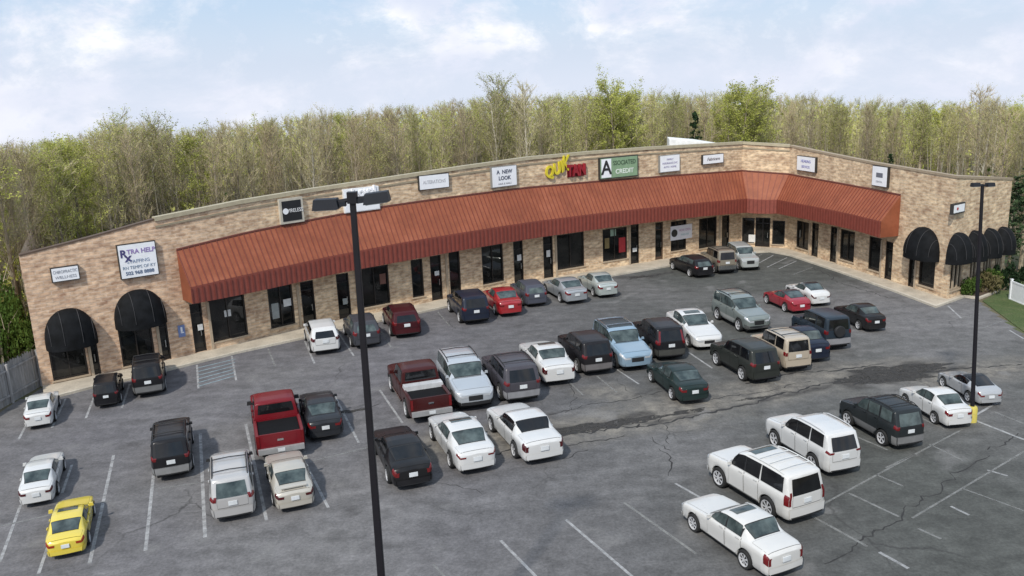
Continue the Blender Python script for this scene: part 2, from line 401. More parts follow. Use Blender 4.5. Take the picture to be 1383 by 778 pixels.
mb.face([(LW.x, LW.y, 0), (LW.x, LW.y, .05), (e.x, e.y, .05), (e.x, e.y, 0)])
tag(mb.build('lawn', lawn_mat()), kind='structure')
# tufts of grass roughen the lawn edge

# open cracks and crumbled patches in the worn band
mb = MB(); crng = random.Random(17)
def crack(pts, wd, jag=.22):
    P_ = [G(p) for p in pts]; off = 0.0; rows = []
    for a, b in zip(P_, P_[1:]):
        L = (b-a).length; u = (b-a)/L; s = Vector((-u.y, u.x, 0)); n = max(2, int(L/.22))
        for k in range(n):
            off = off*.82+crng.gauss(0, jag*.45); w_ = wd*crng.uniform(.25, 1.5)
            c = a.lerp(b, k/n)+s*off; rows.append([c-s*w_*.5+ZV*.0085, c+s*w_*.5+ZV*.0085])
    mb.grid(rows)
for pts, wd in [([(690, 598), (740, 590), (800, 580), (870, 572)], .16), ([(735, 606), (790, 596), (850, 588)], .07), ([(860, 578), (930, 562), (1010, 545), (1080, 528), (1150, 510)], .13), ([(880, 590), (905, 612)], .04),
                ([(900, 600), (893, 560)], .04), ([(1010, 520), (1080, 505), (1150, 497), (1200, 492)], .12), ([(960, 540), (1030, 530), (1100, 514)], .06), ([(740, 560), (800, 548), (860, 538), (905, 530)], .06), ([(660, 612), (700, 596)], .1),
                ([(1150, 520), (1230, 506), (1300, 498), (1383, 490)], .10), ([(420, 566), (470, 556), (520, 545)], .07), ([(1120, 765), (1175, 728), (1230, 690), (1290, 648), (1335, 612)], .06), ([(1340, 610), (1383, 585)], .05), ([(760, 505), (770, 540), (765, 560)], .03),
                ([(830, 512), (870, 540)], .03), ([(560, 660), (600, 655), (660, 668)], .03), ([(845, 378), (880, 372), (910, 366)], .12), ([(1090, 362), (1150, 384), (1200, 404)], .08), ([(895, 606), (897, 628), (890, 645)], .05), ([(760, 620), (800, 606)], .05)]: crack(pts, wd)
tag(mb.build('asphalt_crack', plain('dark_crack', (.026, .025, .025), .95)), kind='structure')  # cracks drawn as flat dark ribbons
mb = MB()
def blot(px, rx, ry, rz, seed, z=.0065):
    c = G(px); rg = random.Random(seed); pts = []; n = 46; ph = [rg.uniform(0, 6.28) for _ in range(5)]
    for k in range(n):
        a = 2*PI*k/n; r = 1+sum(.16/(1+.35*q)*math.sin((q*2+2)*a+ph[q]) for q in range(5))+rg.uniform(-.10, .10)
        x, y = rx*r*math.cos(a), ry*r*math.sin(a); pts.append(Vector((c.x+x*math.cos(rz)-y*math.sin(rz), c.y+x*math.sin(rz)+y*math.cos(rz), z)))
    for k in range(n): mb.face([Vector((c.x, c.y, z)), pts[k], pts[(k+1) % n]])
for q, (px, rx, ry, rz) in enumerate([((1205, 505), 2.5, 1.15, .1), ((1158, 513), 1.3, .45, .1), ((1248, 497), 1.6, .5, .2), ((770, 582), 1.9, .6, .25), ((850, 569), 1.7, .42, .25), ((716, 592), 1.0, .45, .2), ((930, 556), 1.0, .22, .25), ((470, 556), 1.0, .2, .3), ((1020, 538), .8, .16, .2), ((866, 374), .9, .35, .3)]): blot(px, rx, ry, rz, q, .0062+.0004*q)
m, nt, b = new_mat('crumbled_asphalt'); tr = N(nt, 'ShaderNodeBsdfTransparent'); ms = N(nt, 'ShaderNodeMixShader'); o = [n for n in nt.nodes if n.type == 'OUTPUT_MATERIAL'][0]
nt.links.new(ramp(nt, noise(nt, 2.2, 7, .75), [(.40, g3(.08)), (.50, g3(.95))]), ms.inputs[0]); nt.links.new(tr.outputs[0], ms.inputs[1]); nt.links.new(b.outputs[0], ms.inputs[2]); nt.links.new(ms.outputs[0], o.inputs[0])
nt.links.new(ramp(nt, noise(nt, 5, 4), [(.3, (.022, .021, .020)), (.7, (.05, .046, .042))]), b.inputs['Base Color']); b.inputs['Roughness'].default_value = .95
tag(mb.build('asphalt_patch', m), kind='structure')
# ================================================================ the strip mall
TOPC = [(38, 345), (130, 318), (230, 290), (340, 270), (420, 257), (500, 245), (600, 230), (700, 215), (800, 206), (905, 198), (1000, 193), (1040, 192), (1100, 203), (1180, 220), (1230, 228), (1285, 238.5), (1358, 241)]
HT = [z_to_curve(p, TOPC) for p in A]
SEG = []
for a, b in zip(A, A[1:]):
    u = (b-a); L = u.length; u = u/L; SEG.append((a, b, u, Vector((u.y, -u.x, 0)), L))
CUM = [0]
for s in SEG: CUM.append(CUM[-1]+s[4])
def wall_hit(px, off=0.0):
    """photo pixel -> (segment, distance along it, height) on the facade (or a plane `off` metres in front of it)"""
    d = ray(px); best = None
    for i, (a, b, u, n, L) in enumerate(SEG):
        dn = d.dot(n)
        if dn >= -1e-6: continue
        t = (a+n*off-EYE).dot(n)/dn; P = EYE+d*t; s = (P-a).dot(u)
        e = max(0, -s, s-L)
        if e < 4 and (best is None or e < best[0]-1e-6): best = (e, i, s, P.z)
    return best[1:]
def wpt(i, s, z, off=0.0):
    a, b, u, n, L = SEG[i]; return Vector((a.x+u.x*s+n.x*off, a.y+u.y*s+n.y*off, z))

def brick():
    m, nt, b = new_mat('tan_brick')
    uv = N(nt, 'ShaderNodeUVMap')
    br = N(nt, 'ShaderNodeTexBrick'); nt.links.new(uv.outputs[0], br.inputs['Vector'])
    br.inputs['Scale'].default_value = 1; br.inputs['Brick Width'].default_value = .62; br.inputs['Row Height'].default_value = .21
    br.inputs['Mortar Size'].default_value = .018; br.inputs['Color1'].default_value = (.585, .475, .35, 1); br.inputs['Color2'].default_value = (.415, .31, .22, 1); br.inputs['Mortar'].default_value = (.50, .44, .36, 1); br.inputs['Bias'].default_value = -.05
    def uvn(scale, st, d=4):
        mp = N(nt, 'ShaderNodeMapping'); mp.inputs['Scale'].default_value = st; nt.links.new(uv.outputs[0], mp.inputs[0])
        n = N(nt, 'ShaderNodeTexNoise'); n.inputs['Scale'].default_value = scale; n.inputs['Detail'].default_value = d; n.inputs['Roughness'].default_value = .6; nt.links.new(mp.outputs[0], n.inputs['Vector']); return n.outputs[0]
    blotch = ramp(nt, uvn(.8, (1, 1.6, 1), 6), [(.30, (.70, .60, .56)), (.46, (.97, .95, .92)), (.58, (1.10, 1.08, 1.04)), (.70, (1.28, 1.28, 1.22))])
    c = mix(nt, br.outputs[0], blotch, 1.0, 'MULTIPLY')
    row = ramp(nt, uvn(1.9, (1.2, 2.6, 1), 5), [(.34, (.66, .58, .53)), (.5, (1, 1, 1)), (.64, (1.24, 1.22, 1.18))])
    c = mix(nt, c, row, 1.0, 'MULTIPLY')
    # courses on the main front are yellower than the pinkish end bays
    at = N(nt, 'ShaderNodeSeparateXYZ'); nt.links.new(uv.outputs[0], at.inputs[0])
    mr = N(nt, 'ShaderNodeMapRange'); mr.inputs[1].default_value = 6; mr.inputs[2].default_value = 16; nt.links.new(at.outputs[0], mr.inputs[0])
    c = mix(nt, c, mix(nt, (1.12, 1.0, .96), (1.10, 1.06, .99), mr.outputs[0]), 1.0, 'MULTIPLY')
    nt.links.new(c, b.inputs['Base Color']); b.inputs['Roughness'].default_value = .9
    bp = N(nt, 'ShaderNodeBump'); bp.inputs['Strength'].default_value = .5; bp.inputs['Distance'].default_value = .02
    nt.links.new(br.outputs['Fac'], bp.inputs['Height']); bp.invert = True; nt.links.new(bp.outputs[0], b.inputs['Normal'])
    return m
BRICK = brick()
GLASS, _nt, _b = new_mat('dark_shop_glass')
_c = ramp(_nt, noise(_nt, .8, 4), [(.35, (.006, .007, .007)), (.65, (.022, .021, .019))])
_nt.links.new(_c, _b.inputs['Base Color']); _b.inputs['Roughness'].default_value = .04; _b.inputs['Specular IOR Level'].default_value = .5
TANTRIM = plain('tan_painted_trim', (.40, .32, .23), .7)
BRONZE = plain('dark_bronze_frame', (.022, .017, .014), .5)
DOORM = plain('dark_door', (.014, .011, .010), .35)
CHROME = plain('brushed_metal', (.5, .5, .48), .35, 1.0)

# openings: kind, left x, right x, top y, bottom y in the photo
OPEN = [('window', 66, 116, 447, 511), ('door', 119, 133, 449, 509), ('window', 161, 207, 428, 492), ('door', 215, 233, 430, 488),
 ('door', 259.5, 276, 409, 477), ('window', 283, 333, 398, 458), ('window', 363, 397, 385, 441), ('door', 408, 426, 379, 447),
 ('door', 456, 473, 369, 433), ('window', 486, 526, 360, 413), ('window', 556, 572, 350, 401), ('door', 582, 597, 345, 409), ('window', 607, 622, 339, 396),
 ('window', 651, 680, 331, 382), ('door', 694, 707, 325, 388), ('door', 734, 747, 319, 376), ('window', 752, 789, 315, 362), ('window', 814, 847, 308, 351),
 ('door', 852, 863, 303, 358), ('door', 885, 895.5, 300, 352), ('window', 906, 927, 298, 338), ('window', 944, 968, 294, 334), ('door', 975, 985, 291, 336),
 ('window', 1002, 1019, 294, 328), ('door', 1020, 1040, 294, 338), ('window', 1043, 1060, 298, 330), ('window', 1075.5, 1092, 299, 336), ('door', 1096, 1105, 301, 349),
 ('door', 1121, 1131, 306, 356), ('window', 1134.5, 1154, 311, 352), ('window', 1170.5, 1190, 320, 365), ('door', 1195, 1205, 326, 382),
 ('door', 1227, 1237, 336, 391), ('window', 1241, 1263, 338, 387), ('window', 1284, 1300, 346, 390), ('window', 1310, 1323, 344, 383), ('window', 1328, 1339, 340, 376), ('window', 1344, 1353, 336, 371)]
mall = empty('strip_mall', A[5], 0, 'long tan brick strip mall with a red metal awning bending round the car park', 'building')
bpy.context.view_layer.update()
def child(o, parent):
    """parent o keeping world coordinates (the parent Empty may sit anywhere)"""
    o.parent = parent; o.matrix_parent_inverse = parent.matrix_world.inverted() if parent.type == 'EMPTY' and parent.parent is None else Matrix()
    return o
opn = []
for kind, xl, xr, yt, yb in OPEN:
    ym = (yt+yb)/2; xc = (xl+xr)/2
    i = wall_hit((xc, ym))[0]
    def zz(y):
        d = ray((xc, y)); a, b, u, n, L = SEG[i]; t = (a-EYE).dot(n)/d.dot(n); return (EYE+d*t).z
    zt_, zb_ = zz(yt), zz(yb)
    def along(x):
        d = ray((x, ym)); a, b, u, n, L = SEG[i]; t = (a-EYE).dot(n)/d.dot(n); return (EYE+d*t-a).dot(u)
    s0, s1 = along(xl), along(xr); L = SEG[i][4]
    s0 = max(.12, s0); s1 = min(L-.12, s1)
    if s1-s0 < .35: continue
    if kind == 'door': zb_ = .14
    opn.append([i, s0, s1, max(.14, zb_), zt_, kind])
wall = MB(); uvs = []
def wface(i, q, off=0.0):
    wall.face([wpt(i, s, z, off) for s, z in q]); uvs.extend([(CUM[i]+s, z) for s, z in q])
for i, (a, b, u, n, L) in enumerate(SEG):
    ops = [o for o in opn if o[0] == i]
    cs = sorted({0.0, L, *[o[1] for o in ops], *[o[2] for o in ops]})
    zc = sorted({0.0, *[o[3] for o in ops], *[o[4] for o in ops]})
    zmax = min(HT[i], HT[i+1]); zc.append(zmax-.6)
    for s0, s1 in zip(cs, cs[1:]):
        for z0, z1 in zip(zc, zc[1:]):
            if any(o[1] <= s0+1e-5 and o[2] >= s1-1e-5 and o[3] <= z0+1e-5 and o[4] >= z1-1e-5 for o in ops): continue
            wface(i, [(s0, z0), (s1, z0), (s1, z1), (s0, z1)])
        ht = lambda s: HT[i]+(HT[i+1]-HT[i])*s/L
        wface(i, [(s0, zmax-.6), (s1, zmax-.6), (s1, ht(s1)), (s0, ht(s0))])
    for o in ops:      # reveals
        s0, s1, z0, z1 = o[1:5]; D = -.22
        for (p, q) in (((s0, z0), (s0, z1)), ((s0, z1), (s1, z1)), ((s1, z1), (s1, z0)), ((s1, z0), (s0, z0))):
            wall.face([wpt(i, *p), wpt(i, *q), wpt(i, q[0], q[1], D), wpt(i, p[0], p[1], D)])
            uvs.extend([(CUM[i]+p[0], p[1]), (CUM[i]+q[0], q[1]), (CUM[i]+q[0]+.2, q[1]+.2), (CUM[i]+p[0]+.2, p[1]+.2)])
# parapet back, roof and the other sides
inn = offset_path(A, -.32)
for i in range(len(A)-1):
    q = [inn[i+1]+ZV*(HT[i+1]-1.3), inn[i]+ZV*(HT[i]-1.3), inn[i]+ZV*HT[i], inn[i+1]+ZV*HT[i+1]]
    wall.face(q); uvs.extend([(CUM[i+1], 6), (CUM[i], 6), (CUM[i], 8), (CUM[i+1], 8)])
def sideface(a, b, ha, hb):
    L = (b-a).length
    wall.face([a, b, b+ZV*hb, a+ZV*ha]); uvs.extend([(0, 0), (L, 0), (L, hb), (0, ha)])
DEPTH = 15.0
back = [A[i]-SEG[min(i, 9)][3]*DEPTH for i in range(0, 10)]
X1 = A[14]+(A[11]-A[13]).normalized()*26
back[0] = A[0]+Vector((-.44, .90, 0))*DEPTH
bk = back+[X1, A[14]]
sideface(back[0], A[0], HT[0]-.3, HT[0])
for p, q in zip(bk, bk[1:]): sideface(q, p, 5.6, 5.6)
wo = wall.build('brick_wall', BRICK)
ul = wo.data.uv_layers.new(name='UVMap'); ul.data.foreach_set('uv', [c for t in uvs for c in t])
child(wo, mall)
# flat roof
mb = MB()
for i in range(9): mb.face([Vector((p.x, p.y, 5.5)) for p in (inn[i], inn[i+1], back[i+1], back[i])])
rp = inn[9:15]+[X1, back[9]]
for tri in tessellate_polygon([[Vector((p.x, p.y, 0)) for p in rp]]): mb.face([(rp[q].x, rp[q].y, 5.5) for q in tri])
ro = mb.build('roof', plain('roof_membrane', (.16, .155, .15), .9)); child(ro, mall)
# coping: dark thin cap on the end bays, pale stepped cap on the long front
def coping(i0, i1, h, wd, drop, mat, proud):
    path = A[i0:i1+1]; fo = offset_path(path, proud); fi = offset_path(path, -.36); mb = MB()
    rows = []
    for p, q, z in zip(fo, fi, HT[i0:i1+1]):
        rows.append([Vector((p.x, p.y, z-drop)), Vector((p.x, p.y, z+h)), Vector((q.x, q.y, z+h)), Vector((q.x, q.y, z-drop*.5))])
    mb.grid(rows); mb.face(rows[0]); mb.face(rows[-1][::-1])
    child(mb.build('coping', mat), mall)
DKTRIM = plain('dark_brown_flashing', (.10, .065, .045), .6); LTTRIM = plain('tan_metal_coping', (.40, .35, .24), .55)
coping(0, 2, .04, .4, .05, DKTRIM, .04); coping(2, 11, .12, .4, .12, LTTRIM, .09); coping(11, 14, .06, .4, .10, plain('tan_stone_cap', (.33, .26, .18), .7), .05)
# band moulding a little below the long front's coping
path = A[2:12]; fo = offset_path(path, .05); f0 = offset_path(path, .003); mb = MB()
mb.grid([[Vector((q.x, q.y, z-.52)), Vector((p.x, p.y, z-.52)), Vector((p.x, p.y, z-.40)), Vector((q.x, q.y, z-.40))] for p, q, z in zip(fo, f0, HT[2:12])])
child(mb.build('parapet_moulding', plain('parapet_band', (.30, .25, .17), .7)), mall)

# windows and doors
for i, s0, s1, z0, z1, kind in opn:
    a, b, u, n, L = SEG[i]; fr = (u, n, ZV); c = lambda s, z, o: wpt(i, s, z, o)
    W_, H_ = s1-s0, z1-z0
    if kind == 'window':
        mb = MB(); t = .09
        for ss in (s0+t/2, s1-t/2): mb.box(c(ss, (z0+z1)/2, -.10), (t, .10, H_), frame=fr)
        for zz in (z0+t/2, z1-t/2): mb.box(c((s0+s1)/2, zz, -.10), (W_-2*t, .10, t), frame=fr)
        if W_ > 1.7: mb.box(c((s0+s1)/2, (z0+z1)/2, -.11), (.06, .08, H_-2*t), frame=fr)
        if i == 13:
            for q in (1/3, 2/3): mb.box(c(s0+W_*q, (z0+z1)/2, -.09), (.13, .10, H_-2*t), frame=fr)
        wobj = child(mb.build('window', TANTRIM if i == 13 else BRONZE), mall)
        mb = MB(); mb.box(c((s0+s1)/2, (z0+z1)/2, -.16), (W_-.02, .02, H_-.02), frame=fr)
        p = mb.build('pane', GLASS); p.parent = wobj; p.matrix_parent_inverse = wobj.matrix_world.inverted() if False else Matrix()
        mb = MB(); mb.box(c((s0+s1)/2, z0-.045, .02), (W_+.16, .12, .09), frame=fr)
        q = mb.build('sill', TANTRIM); q.parent = wobj
    else:
        mb = MB(); t = .08
        for ss in (s0+t/2, s1-t/2): mb.box(c(ss, (z0+z1)/2, -.10), (t, .12, H_), frame=fr)
        mb.box(c((s0+s1)/2, z1-t/2, -.10), (W_-2*t, .12, t), frame=fr)
        tz = z0+H_*.80; mb.box(c((s0+s1)/2, tz, -.10), (W_-2*t, .10, .07), frame=fr)
        mb.box(c((s0+s1)/2, z0+.13, -.12), (W_-2*t, .06, .24), frame=fr)
        if i == 10: mb.box(c((s0+s1)/2, (z0+z1)/2, -.11), (.12, .08, H_-.1), frame=fr)
        dobj = child(mb.build('door', plain('brown_wood_door', (.09, .055, .035), .6) if abs(CUM[i]+s0-wall_hit((887, 325))[1]-CUM[wall_hit((887, 325))[0]]) < .5 else DOORM), mall)
        mb = MB(); mb.box(c((s0+s1)/2, (z0+z1)/2, -.16), (W_-.02, .02, H_-.02), frame=fr); p = mb.build('pane', GLASS); p.parent = dobj
        mb = MB(); mb.box(c(s1-.22, z0+H_*.40, -.03), (.05, .06, .45), frame=fr); p = mb.build('handle', CHROME); p.parent = dobj
# pale trim posts between door and window pairs
for xp, yt, yb in [(279.5, 408, 474), (117.5, 455, 508), (210.5, 432, 489), (480, 366, 425), (750, 318, 370), (849.6, 306, 356), (972, 292, 336), (1094.5, 301, 344), (1132.8, 308, 355), (1192, 324, 376), (1239, 338, 391), (400.5, 384, 442), (601.5, 344, 404)]:
    i, s, z1 = wall_hit((xp, yt)); z1 = wall_hit((xp, yt))[2]; mb = MB()
    mb.box(wpt(i, s, .14+(z1-.14)/2, .04), (.16, .08, z1-.14), frame=(SEG[i][2], SEG[i][3], ZV)); child(mb.build('trim_post', TANTRIM), mall)

# the long red standing seam awning
TOPA = [(238, 338), (340, 313), (420, 298), (500, 282), (600, 268), (700, 255), (800, 246), (900, 238), (1001, 231), (1059, 235), (1130, 247), (1217, 264)]
LIPA = [(241, 392), (327, 372), (440, 347.5), (551, 326), (650, 310), (700, 302), (800, 289), (877, 280.5), (960, 272), (1001, 269), (1055, 270.5), (1132, 285), (1206, 303)]
BOTA = [(242, 414), (332, 397), (427, 376), (476, 365), (553, 351.5), (622, 338), (707, 324), (775, 314), (863, 302), (959, 291), (1001, 288), (1058, 289.5), (1144, 308), (1215, 329)]
ia, sa, _ = wall_hit((238, 338)); ib, sb, _ = wall_hit((1217, 264))
path = [wpt(ia, sa, 0)]+[A[k].copy() for k in range(ia+1, ib+1)]+[wpt(ib, sb, 0)]
PROJ = 1.55
wl = offset_path(path, .012); lp = offset_path(path, PROJ); lp2 = offset_path(path, PROJ+.02)
# subdivide finely so the ribs can follow the bend
def dens(pts, n=6): return [pts[i].lerp(pts[i+1], k/n) for i in range(len(pts)-1) for k in range(n)]+[pts[-1]]
dw, dl = dens(wl), dens(lp)
zt_ = [z_to_curve(p, TOPA) for p in dw]; zl_ = [z_to_curve(p, LIPA) for p in dl]; zb_ = [z_to_curve(p, BOTA) for p in dl]
def sm(a):
    for _ in range(4): a = [a[0]]+[(a[i-1]+2*a[i]+a[i+1])/4 for i in range(1, len(a)-1)]+[a[-1]]
    return a
zt_, zl_, zb_ = sm(zt_), sm(zl_), sm(zb_)
def red_metal():
    m, nt, b = new_mat('red_standing_seam')
    c = ramp(nt, noise(nt, .5, 6, .65), [(.3, (.205, .060, .029)), (.52, (.265, .080, .038)), (.74, (.325, .110, .058))])
    s = ramp(nt, noise(nt, 2.2, 5, .7), [(.3, g3(.86)), (.7, g3(1.1))])
    nt.links.new(mix(nt, c, s, 1.0, 'MULTIPLY'), b.inputs['Base Color']); b.inputs['Roughness'].default_value = .62; b.inputs['Metallic'].default_value = .0; b.inputs['Specular IOR Level'].default_value = .35
    return m
REDM = red_metal(); REDD = plain('red_metal_fascia', (.215, .052, .035), .6)
aw = MB()
aw.grid([[Vector((p.x, p.y, a)), Vector((q.x, q.y, l))] for p, q, a, l in zip(dw, dl, zt_, zl_)])
aw.face([Vector((dw[0].x, dw[0].y, zt_[0])), Vector((dl[0].x, dl[0].y, zl_[0])), Vector((dl[0].x, dl[0].y, zb_[0])), Vector((dw[0].x, dw[0].y, zb_[0]))])
aw.face([Vector((dw[-1].x, dw[-1].y, zt_[-1])), Vector((dl[-1].x, dl[-1].y, zl_[-1])), Vector((dl[-1].x, dl[-1].y, zb_[-1])), Vector((dw[-1].x, dw[-1].y, zb_[-1]))])
# standing seams
cum = [0]
for p, q in zip(dl, dl[1:]): cum.append(cum[-1]+(q-p).length)
def at(arr, s):
    import bisect
    k = min(max(bisect.bisect(cum, s)-1, 0), len(cum)-2); f = (s-cum[k])/(cum[k+1]-cum[k])
    return arr[k]*(1-f)+arr[k+1]*f
s = .0; seams = MB(); fas = MB()
while s < cum[-1]:
    p, q = at(dw, s), at(dl, s); a, l, bz = at(zt_, s), at(zl_, s), at(zb_, s)
    P0 = Vector((p.x, p.y, a)); P1 = Vector((q.x, q.y, l)); dd = (P1-P0); ln = dd.length; dd /= ln
    tn = (at(dl, min(s+.05, cum[-1]))-at(dl, max(0, s-.05))).normalized(); up = tn.cross(dd).normalized()
    if up.z < 0: up = -up
    seams.box((P0+P1)/2+up*.022, (.045, ln, .05), frame=(tn, dd, up))
    nn = Vector((tn.y, -tn.x, 0)); fas.box(Vector((q.x, q.y, (l+bz)/2-.03))+nn*.055, (.06, .05, (l-bz)-.08), frame=(tn, nn, ZV), mi=1)
    s += .36
awo = child(aw.build('awning', REDM), mall)
p = seams.build('standing_seam', plain('red_seam', (.19, .046, .029), .6)); p.parent = awo
so_, bo = offset_path(dl, .02), offset_path(dl, .03)
fg = MB(); fg.grid([[Vector((q.x, q.y, l+.01)), Vector((q.x, q.y, bz))] for q, l, bz in zip(so_, zl_, zb_)]); fg.v += []
base = len(fg.v)
for v in fas.v: fg.v.append(v)
for f, m_ in zip(fas.f, fas.m): fg.f.append(tuple(i+base for i in f)); fg.m.append(1)
p = fg.build('fascia', [REDD, plain('red_fascia_rib', (.16, .034, .024), .6)]); p.parent = awo
mb = MB(); mb.grid([[Vector((p_.x, p_.y, bz+.05)), Vector((q.x, q.y, bz+.05))] for p_, q, bz in zip(dw, dl, zb_)])
p = mb.build('soffit', plain('awning_soffit', (.25, .20, .15), .9)); p.parent = awo
mb = MB(); f2 = offset_path(dw, .06); mb.grid([[Vector((p_.x, p_.y, a+.10)), Vector((q.x, q.y, a+.06)), Vector((q.x, q.y, a-.02))] for p_, q, a in zip(dw, f2, zt_)])
p = mb.build('flashing', plain('awning_flashing', (.12, .035, .025), .6)); p.parent = awo

# black canvas dome awnings: left x,y / right x,y / apex y / front depth
def canvas():
    m, nt, b = new_mat('black_canvas')
    c = ramp(nt, noise(nt, 2.0, 5), [(.3, (.004, .0045, .005)), (.7, (.011, .012, .014))])
    nt.links.new(c, b.inputs['Base Color']); b.inputs['Roughness'].default_value = .8; b.inputs['Specular IOR Level'].default_value = .15; return m
CANV = canvas()
for xl, yl, xr, yr, ya, dep in [(62.5, 470, 132, 451, 415, 1.15), (156.5, 440, 232, 424, 389, 1.2), (1223.5, 338, 1265, 347, 305.5, 1.1), (1281.5, 349, 1307, 346, 313, 1.0), (1307.5, 346, 1325, 343, 310, 1.0), (1328, 342, 1345, 338.5, 307, 1.0), (1346, 337, 1363, 334, 305, 1.0)]:
    i = 13 if xl > 1270 else wall_hit((xl, yl), dep*.25)[0]; a, b, u, n, L = SEG[i]
    d = ray((xl, yl)); t = (a+n*dep*.25-EYE).dot(n)/d.dot(n); Pq = EYE+d*t; s0 = (Pq-a).dot(u); z0 = Pq.z
    d = ray((xr, yr)); t = (a+n*dep*.25-EYE).dot(n)/d.dot(n); Pq = EYE+d*t; s1 = (Pq-a).dot(u); z1 = Pq.z
    if i != 13:
        s1 = min(s1, L-.1) if i != 12 else min(s1, L-.12)
    d = ray(((xl+xr)/2+1, ya)); t = (a-EYE).dot(n)/d.dot(n); za = (EYE+d*t).z; zr = (z0+z1)/2; aa = (s1-s0)/2; cc = (s0+s1)/2; hh = za-zr
    mb = MB(); rows = []; nf, nt_ = 9, 20
    for j in range(nf+1):
        ph = PI/2*j/nf; row = []
        for k in range(nt_+1):
            th = PI*k/nt_
            sgn = math.cos(th); cx = math.copysign(abs(sgn)**.9, sgn)
            row.append(wpt(i, cc-aa*cx, zr+hh*math.sin(th)**.9*math.cos(ph) if 0 < k < nt_ else zr, .03+dep*math.sin(th)**.9*math.sin(ph)**.9 if 0 < k < nt_ else .03))
        rows.append(row)
    mb.grid(rows)
    val = rows[-1]; mb.grid([val, [v-ZV*(.34) for v in val]])
    o = child(mb.build('dome_awning', CANV, smooth=40), mall)
    ft = MB()
    for k in range(0, nt_+1, 4):
        pts = [r[k]+SEG[i][3]*.02 for r in rows]; 
        if 0 < k < nt_: ft.tube(pts, [.022]*len(pts), 5)
    if ft.v: q = ft.build('rib', plain('canvas_seam', (.022, .022, .024), .7), smooth=50); q.parent = o

# white metal roof unit behind the parapet
yd = wall_hit((935, 197)); yd = wpt(yd[0], yd[1], 0).y+5.0
tl, tm, tr_ = at_dist((904, 188), yd), at_dist((940, 191), yd), at_dist((972, 196), yd)
mb = MB(); fr_ = [tl, tm, tr_]; bk_ = [v+Vector((.4, 3.2, 0)) for v in fr_]
mb.grid([[Vector((v.x, v.y, 5.5)) for v in fr_], fr_, bk_, [Vector((v.x, v.y, 5.5)) for v in bk_]])
mb.face([Vector((tl.x, tl.y, 5.5)), tl, bk_[0], Vector((bk_[0].x, bk_[0].y, 5.5))]); mb.face([Vector((tr_.x, tr_.y, 5.5)), tr_, bk_[2], Vector((bk_[2].x, bk_[2].y, 5.5))])
tag(mb.build('roof_vent_housing', plain('white_roof_metal', (.8, .8, .78), .6)), 'white metal sloped housing showing above the parapet in front of the trees', 'roof unit')

# ---------------------------------------------------------------- signs on the parapet
FONTS = []
def lettering(parent, text, size, col, x, y, z=.0, align='CENTER', shear=0.0, rot=0.0, name='lettering', ext=.012, bold=0.0, rough=.5, sx=1.0, maxw=None):
    cu = bpy.data.curves.new(name, 'FONT'); cu.body = text; cu.size = size; cu.align_x = align; cu.align_y = 'CENTER'; cu.extrude = ext; cu.shear = shear; cu.offset = bold
    cu.resolution_u = 3
    cu.materials.append(plain('letter_'+'_'.join(str(int(v*100)) for v in col), col, rough))
    o = bpy.data.objects.new(name, cu); COL.objects.link(o); o.parent = parent; o.location = (x, y, z); o.rotation_euler = (0, 0, rot); o.scale = (sx, 1, 1); FONTS.append((o, maxw or parent.get('fit'))); return o
WHITEP = plain('white_sign_face', (.80, .81, .83), .45, var=.04); DARKCAB = plain('dark_sign_cabinet', (.03, .028, .026), .5); GREYCAB = plain('grey_sign_cabinet', (.23, .23, .22), .5); TANCAB = plain('pale_sign_frame', (.5, .46, .38), .5)
def sign(x0, x1, yt, yb, label, cab=DARKCAB, face=WHITEP, depth=.22, fr=.05, cat='sign', name='wall_sign'):
    xc, yc = (x0+x1)/2, (yt+yb)/2
    i, s, z = wall_hit((xc, yc)); a, b, u, n, L = SEG[i]
    def al(x, y):
        d = ray((x, y)); t = (a-EYE).dot(n)/d.dot(n); P = EYE+d*t; return (P-a).dot(u), P.z
    w_ = al(x1, yc)[0]-al(x0, yc)[0]; h_ = al(xc, yt)[1]-al(xc, yb)[1]
    P = wpt(i, s, z, .0)
    e = empty(name, label=label, cat=cat, group='signs on the brick parapet'); frame_obj(e, P, u, ZV, n)
    m1 = MB(); m1.box((0, 0, depth/2+.004), (w_, h_, depth)); o = m1.build('cabinet', cab); o.parent = e
    m2 = MB(); m2.box((0, 0, depth+.012), (w_-2*fr, h_-2*fr, .02)); o = m2.build('face', face); o.parent = e; e['fit'] = w_*.86
    return e, w_, h_, depth+.024
GREY = (.30, .31, .34); INK = (.05, .06, .10); PURP = (.20, .17, .32)
e, w_, h_, d_ = sign(68, 107, 359, 379, 'small white sign with grey writing above the far left arched awning')
lettering(e, 'CHIROPRACTIC', h_*.30, GREY, 0, h_*.17, d_, sx=.8); lettering(e, 'WELLNESS', h_*.28, GREY, 0, -h_*.2, d_)
e, w_, h_, d_ = sign(159, 212, 327, 374, 'large white sign reading RXTRA HELP above the second arched awning from the left')
lettering(e, 'R', h_*.30, (.06, .05, .16), -w_*.36, h_*.22, d_, bold=.02); lettering(e, 'x', h_*.34, (.06, .05, .16), -w_*.25, h_*.10, d_, bold=.02)
lettering(e, 'TRA HELP', h_*.185, (.28, .20, .42), w_*.10, h_*.26, d_, bold=.01); lettering(e, 'STAFFING', h_*.14, (.16, .22, .34), 0, -h_*.02, d_)
lettering(e, 'RN TEMPS OF KY', h_*.13, (.16, .22, .30), 0, -h_*.19, d_, sx=.9); lettering(e, '502 968 8888', h_*.14, (.12, .16, .24), 0, -h_*.35, d_, bold=.008)
e, w_, h_, d_ = sign(376, 408, 267, 301, 'square black sign with a white dot and white word in a pale frame', TANCAB, plain('black_sign_face', (.012, .012, .014), .4), fr=.16)
